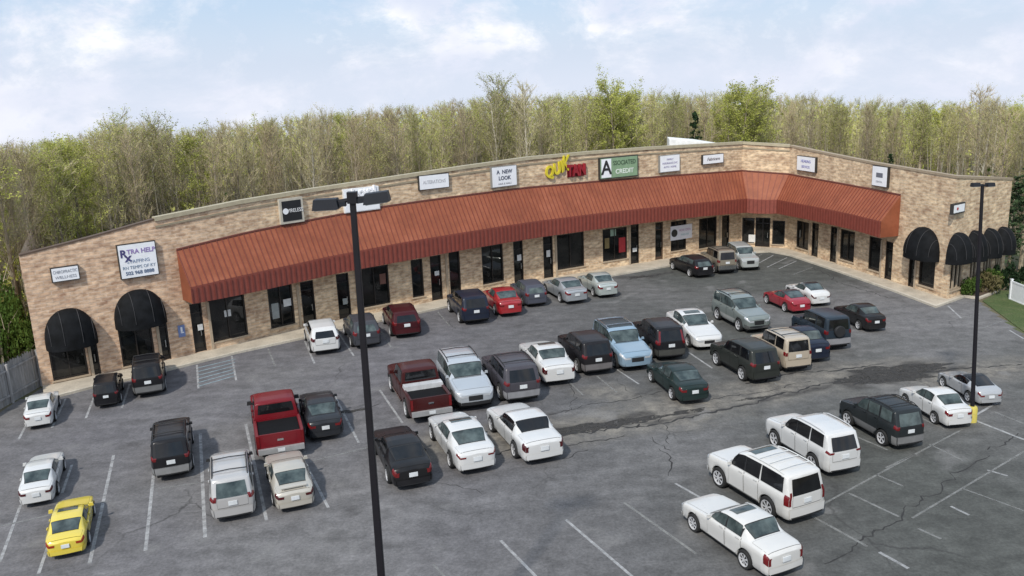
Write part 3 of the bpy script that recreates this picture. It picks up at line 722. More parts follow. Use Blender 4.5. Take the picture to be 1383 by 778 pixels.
mb = MB(); mb.tube([(-w_*.27, 0, d_), (-w_*.27, 0, d_+.02)], [h_*.12]*2, 18); o = mb.build('emblem', WHITEP); o.parent = e
lettering(e, 'WIRELESS', h_*.21, (.75, .75, .75), w_*.09, 0, d_)
e, w_, h_, d_ = sign(463, 511, 253, 285, 'white sign with white raised letters behind the near lamp post head', plain('white_cabinet', (.72, .72, .72), .5))
lettering(e, 'Royal', h_*.5, (.82, .82, .84), w_*.06, h_*.32, d_, rot=.05, ext=.1, bold=.03)
e, w_, h_, d_ = sign(564, 605, 235, 255, 'wide white sign with faint grey letters left of the two storey square sign')
e['label'] = 'low wide white sign with faint grey letters, next right of the near lamp post'
lettering(e, 'ALTERATIONS', h_*.34, (.42, .42, .44), 0, 0, d_, sx=.8)
e, w_, h_, d_ = sign(662, 696, 224, 252, 'square white sign reading A NEW LOOK in dark letters left of the yellow letters', GREYCAB)
lettering(e, 'A  NEW', h_*.26, INK, 0, h_*.22, d_, bold=.01); lettering(e, 'LOOK', h_*.26, INK, 0, -h_*.08, d_, bold=.01); lettering(e, 'HAIR & NAILS', h_*.13, (.3, .3, .32), 0, -h_*.34, d_)
# loose channel letters, yellow and red
i, s, z = wall_hit((760, 229)); a, b, u, n, L = SEG[i]
e = empty('channel_letter_sign', label='yellow slanted and red channel letters reading QUIK TAN on the brick', cat='sign', group='signs on the brick parapet'); frame_obj(e, wpt(i, s, z, .02), u, ZV, n)
w_ = 3.9; YEL = (.60, .50, .03); RED = (.26, .012, .02)
lettering(e, 'QUI', 1.25, YEL, -.95, .0, .1, shear=.25, rot=.26, ext=.09, bold=.04, sx=.78); lettering(e, 'K', 1.75, YEL, .12, .42, .1, shear=.3, rot=.1, ext=.09, bold=.03, sx=.62); lettering(e, 'TAN', 1.25, RED, 1.20, -.18, .12, ext=.12, bold=.05, sx=.72)
mb = MB(); mb.box((1.20, -.2, .0), (1.6, .95, .10)); o = mb.build('letter_backing', plain('maroon_backing', (.16, .012, .016), .6)); o.parent = e
GRN = plain('green_sign_face', (.22, .33, .20), .5)
e, w_, h_, d_ = sign(808, 860, 211, 240, 'green sign with a large dark letter A on a white square at its left end', DARKCAB, GRN, fr=.08)
mb = MB(); mb.box((-w_*.33, 0, d_), (w_*.25, h_*.86, .02)); o = mb.build('white_square', WHITEP); o.parent = e
lettering(e, 'A', h_*.9, (.02, .02, .02), -w_*.33, 0, d_+.02, bold=.03); lettering(e, 'SSOCIATED', h_*.29, (.05, .09, .05), w_*.14, h_*.2, d_, sx=.85, bold=.01); lettering(e, 'CREDIT', h_*.30, (.70, .74, .68), w_*.14, -h_*.2, d_, bold=.01)
e, w_, h_, d_ = sign(889, 916, 209, 232, 'white sign with thin mauve lines of writing, second right of the channel letters', GREYCAB)
e['label'] = 'squarish white sign with thin mauve lines of writing right of the green sign'
for k, t in enumerate(['FAMILY', 'INSURANCE SVC', 'AUTO  HOME']): lettering(e, t, h_*.16, PURP, 0, h_*(.24-.22*k), d_, sx=.95)
e, w_, h_, d_ = sign(947, 975, 208, 221, 'small white sign with dark script below the white roof housing', DARKCAB)
lettering(e, 'Fabricare', h_*.46, (.06, .025, .03), 0, 0, d_, shear=.25)
e, w_, h_, d_ = sign(1079, 1104, 211, 231.5, 'white sign with two lines of blue writing just right of the wall bend', DARKCAB)
lettering(e, 'HEARING', h_*.27, (.14, .14, .40), 0, h_*.16, d_); lettering(e, 'SERVICES', h_*.23, (.16, .16, .40), 0, -h_*.2, d_)
e, w_, h_, d_ = sign(1181, 1202, 224, 252, 'upright white sign with a grey emblem above the right end of the red awning', DARKCAB)
mb = MB(); mb.box((0, h_*.06, d_), (w_*.42, h_*.22, .02)); o = mb.build('emblem', plain('grey_emblem', (.14, .15, .18), .5)); o.parent = e
lettering(e, 'DENTAL', h_*.13, (.3, .3, .33), 0, -h_*.26, d_)
e, w_, h_, d_ = sign(1283, 1299, 274, 288, 'tiny dark framed sign with a red dot above the right end arches', DARKCAB, fr=.1)
mb = MB(); mb.tube([(-w_*.15, 0, d_), (-w_*.15, 0, d_+.02)], [h_*.14]*2, 14); o = mb.build('emblem', plain('red_dot', (.4, .03, .03), .5)); o.parent = e

# posters and banners on the shop windows
def poster(x0, x1, y0, y1, mat, label, off=.0, name='window_poster', cat='poster', draw=None):
    xc, yc = (x0+x1)/2, (y0+y1)/2; i, s, z = wall_hit((xc, yc)); a, b, u, n, L = SEG[i]
    def al(x, y):
        d = ray((x, y)); t = (a-EYE).dot(n)/d.dot(n); P = EYE+d*t; return (P-a).dot(u), P.z
    w_ = al(x1, yc)[0]-al(x0, yc)[0]; h_ = al(xc, y0)[1]-al(xc, y1)[1]
    m1 = MB(); m1.box((0, 0, 0), (w_, h_, .02)); o = m1.build(name, mat); frame_obj(o, wpt(i, s, z, off), u, ZV, n)
    tag(o, label, cat, 'posters on the shop windows'); return o, w_, h_
paper = plain('white_paper', (.62, .62, .60), .7); grey_paper = plain('grey_paper', (.27, .29, .28), .7)
poster(368.5, 378, 410, 431, grey_paper, 'tall grey poster in the third shop window from the left', -.13)
poster(384, 394.5, 404, 414, paper, 'white poster in the window left of the white hatchback', -.13)
poster(304, 313, 419, 428, paper, 'small white sticker on the wide window near the left end of the awning', -.13)
poster(267, 274, 438, 446, paper, 'small white decal on the dark door left of the wide window', -.0)
poster(837, 846, 321, 341, plain('red_poster', (.42, .03, .035), .6), 'red upright poster in the shop window above the silver sedans', -.13)
poster(825.5, 833, 310, 319, plain('green_poster', (.30, .42, .33), .6), 'pale green card at the top of the window with the red poster', -.13)
poster(1011, 1020, 317, 327, paper, 'white notice on the glass entrance in the corner of the building', .0)
poster(463, 469, 403, 411, grey_paper, 'grey notice on the dark door just left of the near lamp post', -.0)
poster(587, 593, 366, 372, paper, 'white card on the door left of the blue-black crossover', -.0)
poster(698.5, 704, 344, 352, paper, 'white card on the dark door above the dark blue-grey hatchback', -.0)
poster(738, 743, 338, 347, paper, 'white decal on the dark door above the bluish silver sedan', -.0)
poster(854.5, 860, 335, 340, paper, 'tiny white card on the door right of the red poster', -.0)
poster(514, 522, 370, 384, plain('brown_poster', (.16, .07, .05), .6), 'dull red poster in the window right of the near lamp post', -.13)
poster(818, 824, 322, 336, plain('ochre_poster', (.20, .15, .06), .6), 'ochre poster at the left side of the window with the red poster', -.13)
o, w_, h_ = poster(905, 934, 304, 323, plain('white_banner', (.74, .73, .75), .6, var=.05), 'white banner with a black disc hung across a window right of the brown door', .06, 'banner', 'banner')
mb = MB(); mb.tube([(-w_*.32, 0, .01), (-w_*.32, 0, .025)], [h_*.27]*2, 18); q = mb.build('disc', DARKCAB); q.parent = o
lettering(o, 'NOW OPEN', h_*.24, (.50, .30, .42), w_*.16, h_*.14, .02, sx=.8, ext=.004); lettering(o, 'WALK INS', h_*.20, (.35, .50, .50), w_*.16, -h_*.18, .02, sx=.8, ext=.004)
# blue accessible parking sign by the first door
i, s, z = wall_hit((245, 447)); a, b, u, n, L = SEG[i]
e = empty('parking_sign', label='small blue accessible parking sign on the wall left of the red awning', cat='sign'); frame_obj(e, wpt(i, s, z, .04), u, ZV, n)
mb = MB(); mb.box((0, 0, 0), (.42, .75, .02)); o = mb.build('plate', plain('blue_plate', (.16, .22, .42), .5)); o.parent = e
mb = MB(); mb.box((0, .1, .014), (.12, .3, .006)); mb.box((.03, -.1, .014), (.2, .06, .006)); o = mb.build('symbol', WHITEP); o.parent = e

# turn the text curves into real meshes, narrowed where they would overrun their board
bpy.context.view_layer.update(); _dg = bpy.context.evaluated_depsgraph_get()
for fo, fit in FONTS:
    me = bpy.data.meshes.new_from_object(fo.evaluated_get(_dg)); me.name = 'lettering'
    o = bpy.data.objects.new('lettering', me); COL.objects.link(o); o.parent = fo.parent; o.matrix_basis = fo.matrix_basis.copy()
    if fit and len(me.vertices):
        xs_ = [v.co.x for v in me.vertices]; wd_ = (max(xs_)-min(xs_))*o.scale.x; room = min(fit, 2*(fit/.86/2*.94-abs(o.location.x)))
        if wd_ > room: o.scale.x *= room/wd_
for fo, fit in FONTS: bpy.data.objects.remove(fo)
for o in S.objects:
    if 'fit' in o.keys(): del o['fit']
# ================================================================ parked cars
DIM = {'sedan': (4.8, 1.8, 1.45), 'hatch': (4.3, 1.76, 1.52), 'suv': (4.7, 1.86, 1.75), 'jeep': (4.4, 1.82, 1.8), 'van': (4.9, 1.95, 1.72), 'pickup': (5.5, 1.95, 1.85), 'coupe': (4.5, 1.8, 1.33), 'bigsuv': (5.1, 2.0, 1.9)}
# stations: x/L, top z/H, shoulder z/H, width factor, backward-leaning top (in L)
PROFILE = {
 'sedan': [(.5, .44, .40, .70, 0), (.487, .49, .46, .84, 0), (.45, .54, .51, .94, 0), (.38, .585, .56, .985, 0), (.25, .63, .61, 1, 0), (.185, .65, .645, 1, 0), (.02, .945, .66, 1, 0), (-.06, .99, .66, 1, 0), (-.15, .995, .665, 1, 0), (-.235, .96, .67, 1, 0), (-.385, .735, .68, .975, 0), (-.44, .715, .675, .95, 0), (-.487, .68, .63, .89, 0), (-.5, .60, .55, .80, 0)],
 'coupe': [(.5, .42, .38, .68, 0), (.48, .5, .47, .84, 0), (.42, .575, .55, .95, 0), (.28, .63, .62, 1, 0), (.17, .665, .66, 1, 0), (.0, .945, .67, 1, 0), (-.07, .995, .67, 1, 0), (-.15, .985, .68, 1, 0), (-.38, .79, .70, .98, 0), (-.44, .75, .69, .94, 0), (-.485, .69, .63, .87, 0), (-.5, .58, .52, .76, 0)],
 'hatch': [(.5, .46, .42, .72, 0), (.48, .54, .5, .87, 0), (.42, .60, .57, .95, 0), (.28, .655, .64, 1, 0), (.23, .675, .665, 1, 0), (.06, .95, .67, 1, 0), (-.05, 1, .67, 1, 0), (-.2, .995, .68, 1, 0), (-.37, .95, .69, .985, 0), (-.455, .92, .68, .95, .07), (-.49, .89, .65, .88, .115), (-.5, .87, .62, .83, .125)],
 'suv': [(.5, .48, .44, .74, 0), (.485, .55, .52, .88, 0), (.45, .585, .56, .955, 0), (.3, .625, .605, 1, 0), (.215, .648, .64, 1, 0), (.06, .94, .64, 1, 0), (-.02, .985, .64, 1, 0), (-.2, 1.0, .645, 1, 0), (-.39, .985, .65, 1, 0), (-.455, .965, .65, .975, .025), (-.49, .945, .63, .91, .055), (-.5, .93, .60, .86, .065)],
 'van': [(.5, .44, .4, .72, 0), (.48, .5, .47, .87, 0), (.43, .56, .53, .95, 0), (.33, .615, .6, 1, 0), (.28, .635, .625, 1, 0), (.1, .93, .63, 1, 0), (.03, .985, .63, 1, 0), (-.2, 1, .63, 1, 0), (-.4, .985, .63, 1, 0), (-.465, .965, .62, .97, .03), (-.495, .945, .60, .90, .055), (-.5, .93, .58, .86, .06)],
 'jeep': [(.5, .52, .50, .80, 0), (.49, .58, .57, .9, 0), (.44, .605, .595, .95, 0), (.25, .635, .625, .98, 0), (.195, .65, .64, 1, 0), (.11, .945, .64, .99, 0), (.05, .985, .64, .99, 0), (-.2, 1, .64, 1, 0), (-.41, .995, .64, 1, 0), (-.47, .98, .64, .985, .012), (-.495, .965, .62, .95, .02), (-.5, .955, .61, .93, .022)],
 'bigsuv': [(.5, .5, .47, .8, 0), (.487, .56, .54, .9, 0), (.45, .59, .575, .965, 0), (.29, .618, .605, 1, 0), (.215, .635, .625, 1, 0), (.09, .945, .63, 1, 0), (.02, .99, .63, 1, 0), (-.2, 1, .63, 1, 0), (-.42, .985, .63, 1, 0), (-.47, .97, .63, .975, .02), (-.495, .955, .61, .92, .035), (-.5, .945, .60, .89, .04)],
 'pickup': [(.5, .5, .47, .82, 0), (.487, .555, .53, .92, 0), (.44, .58, .565, .975, 0), (.28, .605, .59, 1, 0), (.215, .622, .612, 1, 0), (.11, .93, .62, .99, 0), (.05, .985, .62, .99, 0), (-.05, .99, .62, .99, 0), (-.125, .975, .62, .985, .0), (-.15, .955, .615, .975, .008), (-.158, .94, .61, .965, .012)]}
PROFILE['formal'] = [(.5, .46, .42, .78, 0), (.487, .52, .49, .88, 0), (.45, .57, .54, .96, 0), (.38, .605, .585, .99, 0), (.25, .64, .625, 1, 0), (.165, .66, .65, 1, 0), (.03, .945, .66, 1, 0), (-.04, .99, .66, 1, 0), (-.15, 1.0, .665, 1, 0), (-.225, .985, .67, 1, 0), (-.315, .745, .675, .99, 0), (-.44, .715, .67, .97, 0), (-.488, .69, .635, .92, 0), (-.5, .62, .57, .86, 0)]
DIM['formal'] = DIM['sedan']
WHEEL = {'sedan': (.305, -.29, .345), 'formal': (.31, -.28, .345), 'coupe': (.31, -.285, .345), 'hatch': (.305, -.30, .335), 'suv': (.30, -.295, .395), 'van': (.30, -.30, .36), 'jeep': (.32, -.30, .40), 'bigsuv': (.31, -.285, .425), 'pickup': (.315, -.315, .42)}
# glazing: windshield x range, side window x ranges, rear glass
GLAZE = {'formal': ((.15, .038), [(.11, -.05), (-.07, -.225)], (-.232, -.312)),
 'sedan': ((.168, .03), [(.125, -.045), (-.065, -.205), ], (-.25, -.375)), 'coupe': ((.15, .01), [(.10, -.10), (-.115, -.22)], (-.17, -.37)),
 'hatch': ((.21, .075), [(.165, -.03), (-.05, -.22), (-.24, -.375)], None), 'suv': ((.198, .075), [(.155, -.02), (-.04, -.215), (-.245, -.42)], None), 'van': ((.255, .115), [(.21, .02), (0, -.19), (-.21, -.43)], None),
 'jeep': ((.185, .118), [(.165, -.005), (-.03, -.20), (-.235, -.43)], None), 'bigsuv': ((.20, .10), [(.165, .005), (-.015, -.17), (-.20, -.435)], None), 'pickup': ((.198, .122), [(.165, .02), (.0, -.115)], None)}
BOXY = {'suv', 'van', 'jeep', 'bigsuv', 'pickup'}
CAB = [(.925, .06), (.865, .5), (.79, .87), (.71, .96), (.45, .992), (0, 1)]
CABX = [(.935, .06), (.90, .5), (.855, .89), (.785, .968), (.5, .995), (0, 1)]
HOOD = [(.90, .25), (.83, .55), (.72, .8), (.55, .93), (.3, .985), (0, 1)]
_pm = {}
def paint(col, metal=.0):
    k = (tuple(col), metal)
    if k in _pm: return _pm[k]
    m, nt, b = new_mat('car_paint')
    f = noise(nt, .9, 3, .5); dust = (.17, .16, .15)
    lum = sum(col)/3
    lo = mix(nt, tuple(col), dust, ramp(nt, f, [(.4, g3(.0)), (.75, g3(.05 if lum < .1 else .10))]))
    nt.links.new(lo, b.inputs['Base Color'])
    b.inputs['Metallic'].default_value = metal; b.inputs['Roughness'].default_value = .32
    b.inputs['Coat Weight'].default_value = .8 if lum > .1 else .10; b.inputs['Specular IOR Level'].default_value = .5 if lum > .1 else .22; b.inputs['Coat Roughness'].default_value = .10
    nt.links.new(ramp(nt, f, [(.3, g3(.27)), (.8, g3(.36))]), b.inputs['Roughness'])
    _pm[k] = m; return m
CGLASS, _nt, _b = new_mat('car_glass')  # teal base colour stands in for sky reflection and the interior behind
_nt.links.new(ramp(_nt, noise(_nt, 1.9, 4), [(.35, (.022, .032, .033)), (.65, (.085, .110, .108))]), _b.inputs['Base Color']); _b.inputs['Roughness'].default_value = .06; _b.inputs['Specular IOR Level'].default_value = .45
TINT, _nt, _b = new_mat('tinted_car_glass')
_nt.links.new(ramp(_nt, noise(_nt, 1.1, 4), [(.35, (.004, .004, .005)), (.65, (.012, .013, .014))]), _b.inputs['Base Color']); _b.inputs['Roughness'].default_value = .05; _b.inputs['Specular IOR Level'].default_value = .5
TYRE = plain('tyre_rubber', (.014, .014, .014), .85); ALLOY = plain('alloy_rim', (.60, .60, .61), .4, .2); STEEL = plain('steel_rim', (.30, .30, .31), .45, .6); BLKP = plain('black_trim', (.014, .014, .015), .6)
SEAMM = plain('panel_gap', (.012, .012, .012), .9); REDL = plain('tail_lamp', (.13, .008, .009), .22, coat=.3); DREDL = plain('dark_tail_lamp', (.06, .006, .007), .2, coat=.5)
HEADL = plain('headlamp_lens', (.52, .54, .56), .15, .2, coat=.6); PLATE = plain('number_plate', (.60, .62, .63), .5); CHROMEC = plain('chrome', (.55, .55, .55), .2, 1.0); GREYPL = plain('grey_cladding', (.12, .12, .12), .65); UNDER = plain('underbody', (.01, .01, .01), .95); DARKIN = plain('bed_liner', (.009, .009, .010), .9, spec=.1)

class CarShape:
    def __init__(s, ty, sl, sw, sh):
        L, W, H = DIM[ty]; s.ty = ty; s.L, s.W, s.H = L*sl, W*sw/2, H*sh; s.pr = PROFILE[ty]
        a, b, r = WHEEL[ty]; s.k = (sl+sw+sh)/3
        s.rw = r*s.k; s.z0 = {'suv': .32, 'jeep': .36, 'bigsuv': .33, 'pickup': .36}.get(ty, .25)*s.k; s.xf, s.xr = a*s.L, b*s.L; s.ra = s.rw*1.16
        s.cab = CABX if ty in BOXY else CAB
        xs = [p[0] for p in s.pr][::-1]
        s.px = np.array(xs)
        fx = np.linspace(xs[0], xs[-1], 401); cols = []
        for c in range(1, 5):
            v = np.interp(fx, xs, [p[c] for p in s.pr][::-1])
            if c in (1, 2):
                for _ in range(5):
                    q = v.copy(); q[1:-1] = (v[:-2]+2*v[1:-1]+v[2:])/4; v = q
            cols.append(v)
        s.fx, s.cols = fx, cols
        s.x0, s.x1 = xs[0], xs[-1]
        s.cap_r = None
    def par(s, u): return [float(np.interp(u, s.fx, c)) for c in s.cols]
    def sect(s, u):
        """points of the half section at u (= x/L): list of (x, y, z), sill to centre line"""
        zt, zb, wf, ln = s.par(u); zt *= s.H; zb *= s.H; W = s.W*wf; x = u*s.L
        e = abs(u); zs = s.z0-.02+(.05*s.k if e > .44 else 0)
        for xc in (s.xf, s.xr):
            d = abs(x-xc)
            if d < s.ra: zs = max(zs, s.rw+math.sqrt(s.ra**2-d*d)*.98)
        g = zt-zb; k = min(1, max(0, (g-.10)/.30)); k = k*k*(3-2*k)
        P = []
        z0 = s.z0; hb = zb-z0
        for yf, zf in ((.90, 0), (.972, .13), (.978, .40), (1.0, .74), (.992, .93), (.948, 1.0)):
            P.append([x, W*yf, z0+hb*zf])
        for i in range(6): P[i][2] = max(P[i][2], zs+.012*i) if i < 5 else P[i][2]
        if P[4][2] > P[5][2]: P[4][2] = P[5][2]-.004
        for i in range(6):
            y = HOOD[i][0]*(1-k)+s.cab[i][0]*k; q = HOOD[i][1]*(1-k)+s.cab[i][1]*k
            z = zb+g*q; P.append([x+ln*s.L*(z-zb)/max(.05, s.H-zb)*(1 if g > .1 else 0), W*y, z])
        return P
    def pt(s, u, t, side=1):
        if t > 11: t = 22-t; side = -side
        P = s.sect(u); i = min(int(t), 10); f = t-i
        return Vector((P[i][0]*(1-f)+P[i+1][0]*f, side*(P[i][1]*(1-f)+P[i+1][1]*f), P[i][2]*(1-f)+P[i+1][2]*f))
    def nrm(s, u, t, side=1):
        e = .004; u0, u1 = max(s.x0, u-e), min(s.x1, u+e)
        a = s.pt(u1, t, side)-s.pt(u0, t, side); b = s.pt(u, min(22, t+.05), side)-s.pt(u, max(0, t-.05), side)
        n = b.cross(a)*side
        if n.length < 1e-9: return Vector((0, 0, 1))
        n.normalize()
        P = s.pt(u, t, side); 
        if n.dot(P-Vector((P.x*.9, 0, s.H*.35))) < 0: n = -n
        return n
    def patch(s, mb, ua, ub, ta, tb, off, side=1, nu=8, ntt=4, mi=0, skew=0.0):
        """surface patch; skew shifts the upper edge along u"""
        rows = []
        for i in range(nu+1):
            row = []
            for j in range(ntt+1):
                f = j/ntt; u = ua+(ub-ua)*i/nu+skew*f; u = min(s.x1, max(s.x0, u)); t = ta+(tb-ta)*f
                row.append(s.pt(u, t, side)+s.nrm(u, t, side)*off)
            rows.append(row)
        mb.grid(rows, mi)
    def cap(s, end, t, f, off=0.0):
        """point on the closed front (+1) or rear (-1) face, f in [-1, 1] across"""
        u = s.x1 if end > 0 else s.x0; P = s.pt(u, t, 1)
        return Vector((P.x+end*(off+.035*(1-f*f)*s.k), P.y*f, P.z))
    def cpatch(s, mb, end, ta, tb, fa, fb, off, n=4, m=4, mi=0):
        mb.grid([[s.cap(end, ta+(tb-ta)*j/n, fa+(fb-fa)*i/m, off) for j in range(n+1)] for i in range(m+1)], mi)

def make_car(num, ty, x, y, yaw, sl, sw, sh, col, label, cat, name, **o):
    s = CarShape(ty, sl, sw, sh); pm = paint(col, o.get('metal', .0)); k = s.k
    SEAMM = plain('panel_gap', tuple(round(.30*c+.004, 3) for c in col), .8)
    root = empty(name, (x, y, .004), math.radians(yaw), label, cat, 'cars parked on the asphalt lot')
    # --- body shell
    us = set(np.linspace(s.x0, s.x1, 44).tolist())|{p[0] for p in s.pr}
    for xc in (s.xf, s.xr):
        for a in (-1, -.999, -.97, -.9, -.75, -.5, -.25, 0, .25, .5, .75, .9, .97, .999, 1): us.add((xc+a*s.ra)/s.L)
        us.add((xc-s.ra*1.001)/s.L); us.add((xc+s.ra*1.001)/s.L)
    us = sorted(u for u in us if s.x0 <= u <= s.x1)
    mb = MB(); rows = []
    for u in us:
        P = s.sect(u); rows.append([Vector((p[0], -p[1], p[2])) for p in P]+[Vector(p) for p in reversed(P[:-1])])
    mb.grid(rows)
    for end in (1, -1): mb.grid([[s.cap(end, t, f) for t in range(0, 12)] for f in np.linspace(-1, 1, 9)])
    bmats = [pm]
    body = mb.build('body', bmats, root, smooth=38)
    ub = MB(); ub.box((0, 0, .36*k), (s.L*.93, s.W*1.56, .34*k)); 
    if ty == 'pickup': ub.box((-.1*s.L, 0, .40*k), (s.L*.7, s.W*1.3, .3*k))
    ub.build('underbody', UNDER, root)
    two = o.get('roof')          # contrasting roof panel
    if two:
        ra, rb = o.get('roof_x', (s.pr[6][0]+.0, s.pr[-4][0] if ty in ('sedan', 'formal', 'coupe') else -.44)); m2 = MB(); s.patch(m2, ra, rb, 8.2, 13.8, .006, nu=12, ntt=10); m2.build('roof_panel', paint(two), root, smooth=40)
    # --- bed of a pickup
    if ty == 'pickup':
        x0, x1 = -.5*s.L, -.172*s.L; zb = .62*s.H*.98; zi = .36*s.H; W = s.W
        def side(sg):
            rr = []
            for xx in sorted(set(np.linspace(x0, x1, 9).tolist()+[s.xr+a*s.ra for a in (-1, -.97, -.8, -.5, 0, .5, .8, .97, 1)])):
                d = abs(xx-s.xr); zs = .33*k
                if d < s.ra: zs = max(zs, s.rw+math.sqrt(max(0, s.ra**2-d*d)))
                w_ = W*(.97 if xx < x0+.05 else 1)
                rr.append([Vector((xx, sg*yy, max(zz, zs+.01*q) if q < 3 else zz)) for q, (yy, zz) in enumerate([(w_*.95, .33*k), (w_*.99, .55*k), (w_, zb*.8), (w_*.985, zb-.03), (w_*.96, zb), (w_*.86, zb), (w_*.84, zb-.03), (w_*.84, zi)])])
            return rr
        mb = MB(); mb.grid(side(1)); mb.grid(side(-1))
        mb.face([(x0, W*.95, .33*k), (x0, W*.96, zb), (x0, W*.84, zb), (x0, W*.84, .33*k)]); mb.face([(x0, -W*.95, .33*k), (x0, -W*.96, zb), (x0, -W*.84, zb), (x0, -W*.84, .33*k)])
        mb.box(((x1)-.02, 0, (zb+zi)/2), (.05, W*1.9, zb-zi))
        mb.build('bed', pm, root, smooth=35)
        m2 = MB(); m2.box(((x0+x1)/2, 0, zi), ((x1-x0)*.98, W*1.68, .03)); m2.build('bed_floor', DARKIN, root)
        if o.get('bed_cover'):
            m2 = MB(); m2.box(((x0+x1)/2, 0, zb-.10), ((x1-x0)*.95, W*1.67, .03)); m2.build('bed_cover', DARKIN, root)
        if o.get('toolbox'):
            m2 = MB(); m2.box((x1-.36, 0, zb+.02), (.5, W*1.9, .26), taper=.96); m2.build('tool_box', plain('aluminium_box', (.62, .62, .62), .4, .3), root)
        m2 = MB(); m2.box((x0+.035, 0, (zb+.55*k)/2+.02), (.07, W*1.66, zb-.55*k)); m2.box((x0-.004, 0, (zb+.55*k)/2+.04), (.02, W*1.3, (zb-.55*k)*.62)); t = m2.build('tailgate', pm, root)
        m2 = MB(); m2.box((x0-.02, 0, zb*.78), (.03, .26, .09)); h = m2.build('handle', o.get('gatehandle', CHROMEC)); h.parent = t
    gl = TINT if o.get('tint') else CGLASS
    m2 = MB(); (wa, wb_), sides, rg = GLAZE[ty]
    s.patch(m2, wa+.006, wb_-.008, 8.2, 13.8, .006, nu=6, ntt=12)
    for sg in (1, -1):
        e_ = sides[1][1] if len(sides) > 1 else sides[0][1]
        s.patch(m2, sides[0][0]+.01, e_-.006, 6.02, 8.05, .0055, sg, nu=14, ntt=4, skew=-.012)
        if len(sides) > 2: s.patch(m2, sides[2][0]+.006, sides[2][1]-.006, 6.02, 8.05, .0055, sg, nu=6, ntt=4)
    if rg: s.patch(m2, rg[0]+.006, rg[1]-.006, 8.35, 13.65, .006, nu=6, ntt=12)
    m2.build('window_seal', BLKP, root, smooth=50)
    # --- glass
    (wa, wb_), sides, rg = GLAZE[ty]
    m2 = MB(); s.patch(m2, wa, wb_, 8.35, 13.65, .010, nu=6, ntt=12); m2.build('windshield', CGLASS, root, smooth=50)
    t0, t1 = 6.1, 7.95
    for sg in (1, -1):
        for a, b in sides:
            m2 = MB(); s.patch(m2, a, b, t0, t1, .009, sg, nu=8, ntt=4, skew=-.012 if a > .08 else 0); m2.build('side_window', CGLASS if a > .05 and not o.get('tint') else gl, root, smooth=50)
    m2 = MB()
    if rg: s.patch(m2, rg[0], rg[1], 8.5, 13.5, .010, nu=6, ntt=12)
    elif ty == 'pickup': s.cpatch(m2, -1, 6.5, 8.2, -.86, .86, .012, n=3, m=8)
    else: s.cpatch(m2, -1, 5.9 if ty != 'bigsuv' else 5.6, 8.1, -.85, .85, .014, n=4, m=10)
    m2.build('rear_window', gl, root, smooth=50)
    # --- doors: dark gap underneath and the painted skin a few millimetres proud of it
    dd = {'formal': [(.14, -.06), (-.065, -.24)], 'sedan': [(.155, -.055), (-.06, -.235)], 'coupe': [(.15, -.13)], 'hatch': [(.19, -.04), (-.045, -.235)], 'suv': [(.185, -.03), (-.035, -.225)], 'van': [(.235, .01), (.005, -.2)], 'jeep': [(.18, -.015), (-.02, -.21)], 'bigsuv': [(.185, -.005), (-.01, -.18)], 'pickup': [(.185, .01), (.005, -.12)]}[ty]
    for sg in (1, -1):
        for a, b in dd:
            m2 = MB(); s.patch(m2, a, b, .9, 5.55, .004, sg, nu=6, ntt=7, mi=1); e = .004; s.patch(m2, a-e, b+e, 1.05, 5.5, .009, sg, nu=6, ntt=7, mi=0)
            d = m2.build('door', [pm, SEAMM], root, smooth=40)
            hx = b+.035; P = s.pt(hx, 4.25, sg); n = s.nrm(hx, 4.25, sg); m2 = MB(); m2.box(P+n*.03, (.20*k, .035, .035)); h = m2.build('handle', o.get('handle', pm)); h.parent = d
    # --- hood and boot lid skins with their gaps
    cw = {'formal': .16, 'sedan': .175, 'coupe': .16, 'hatch': .22, 'suv': .205, 'van': .265, 'jeep': .2, 'bigsuv': .21, 'pickup': .21}[ty]
    m2 = MB(); s.patch(m2, cw, .462, 6.9, 15.1, .003, nu=8, ntt=10, mi=1); s.patch(m2, cw+.004, .459, 7.0, 15.0, .007, nu=8, ntt=10); m2.build('hood', [o.get('hoodm', pm), SEAMM], root, smooth=40)
    if ty in ('sedan', 'formal'):
        l0 = -.388 if ty == 'sedan' else -.330; m2 = MB(); s.patch(m2, l0, -.487, 6.5, 15.5, .003, nu=5, ntt=10, mi=1); s.patch(m2, l0-.003, -.484, 6.62, 15.38, .007, nu=5, ntt=10); m2.build('boot_lid', [pm, SEAMM], root, smooth=40)
    if ty not in ('sedan', 'formal', 'coupe', 'pickup'):
        m2 = MB(); s.cpatch(m2, -1, 2.3, 5.6, -.80, .80, .003, mi=1, m=10); s.cpatch(m2, -1, 2.4, 5.5, -.785, .785, .008, mi=0, m=10); m2.build('tailgate', [pm, SEAMM], root, smooth=40)
    # --- lamps
    tl = o.get('tail', REDL); tt = o.get('tail_t', {'sedan': (3.3, 5.0), 'formal': (2.8, 5.2), 'coupe': (3.4, 4.8), 'hatch': (3.3, 6.0), 'suv': (3.6, 6.0), 'van': (3.6, 6.2), 'jeep': (3.2, 5.0), 'bigsuv': (3.0, 6.0), 'pickup': (3., 5.)}[ty])
    fin = o.get('tail_f', .66 if ty in ('sedan', 'coupe') else .84)
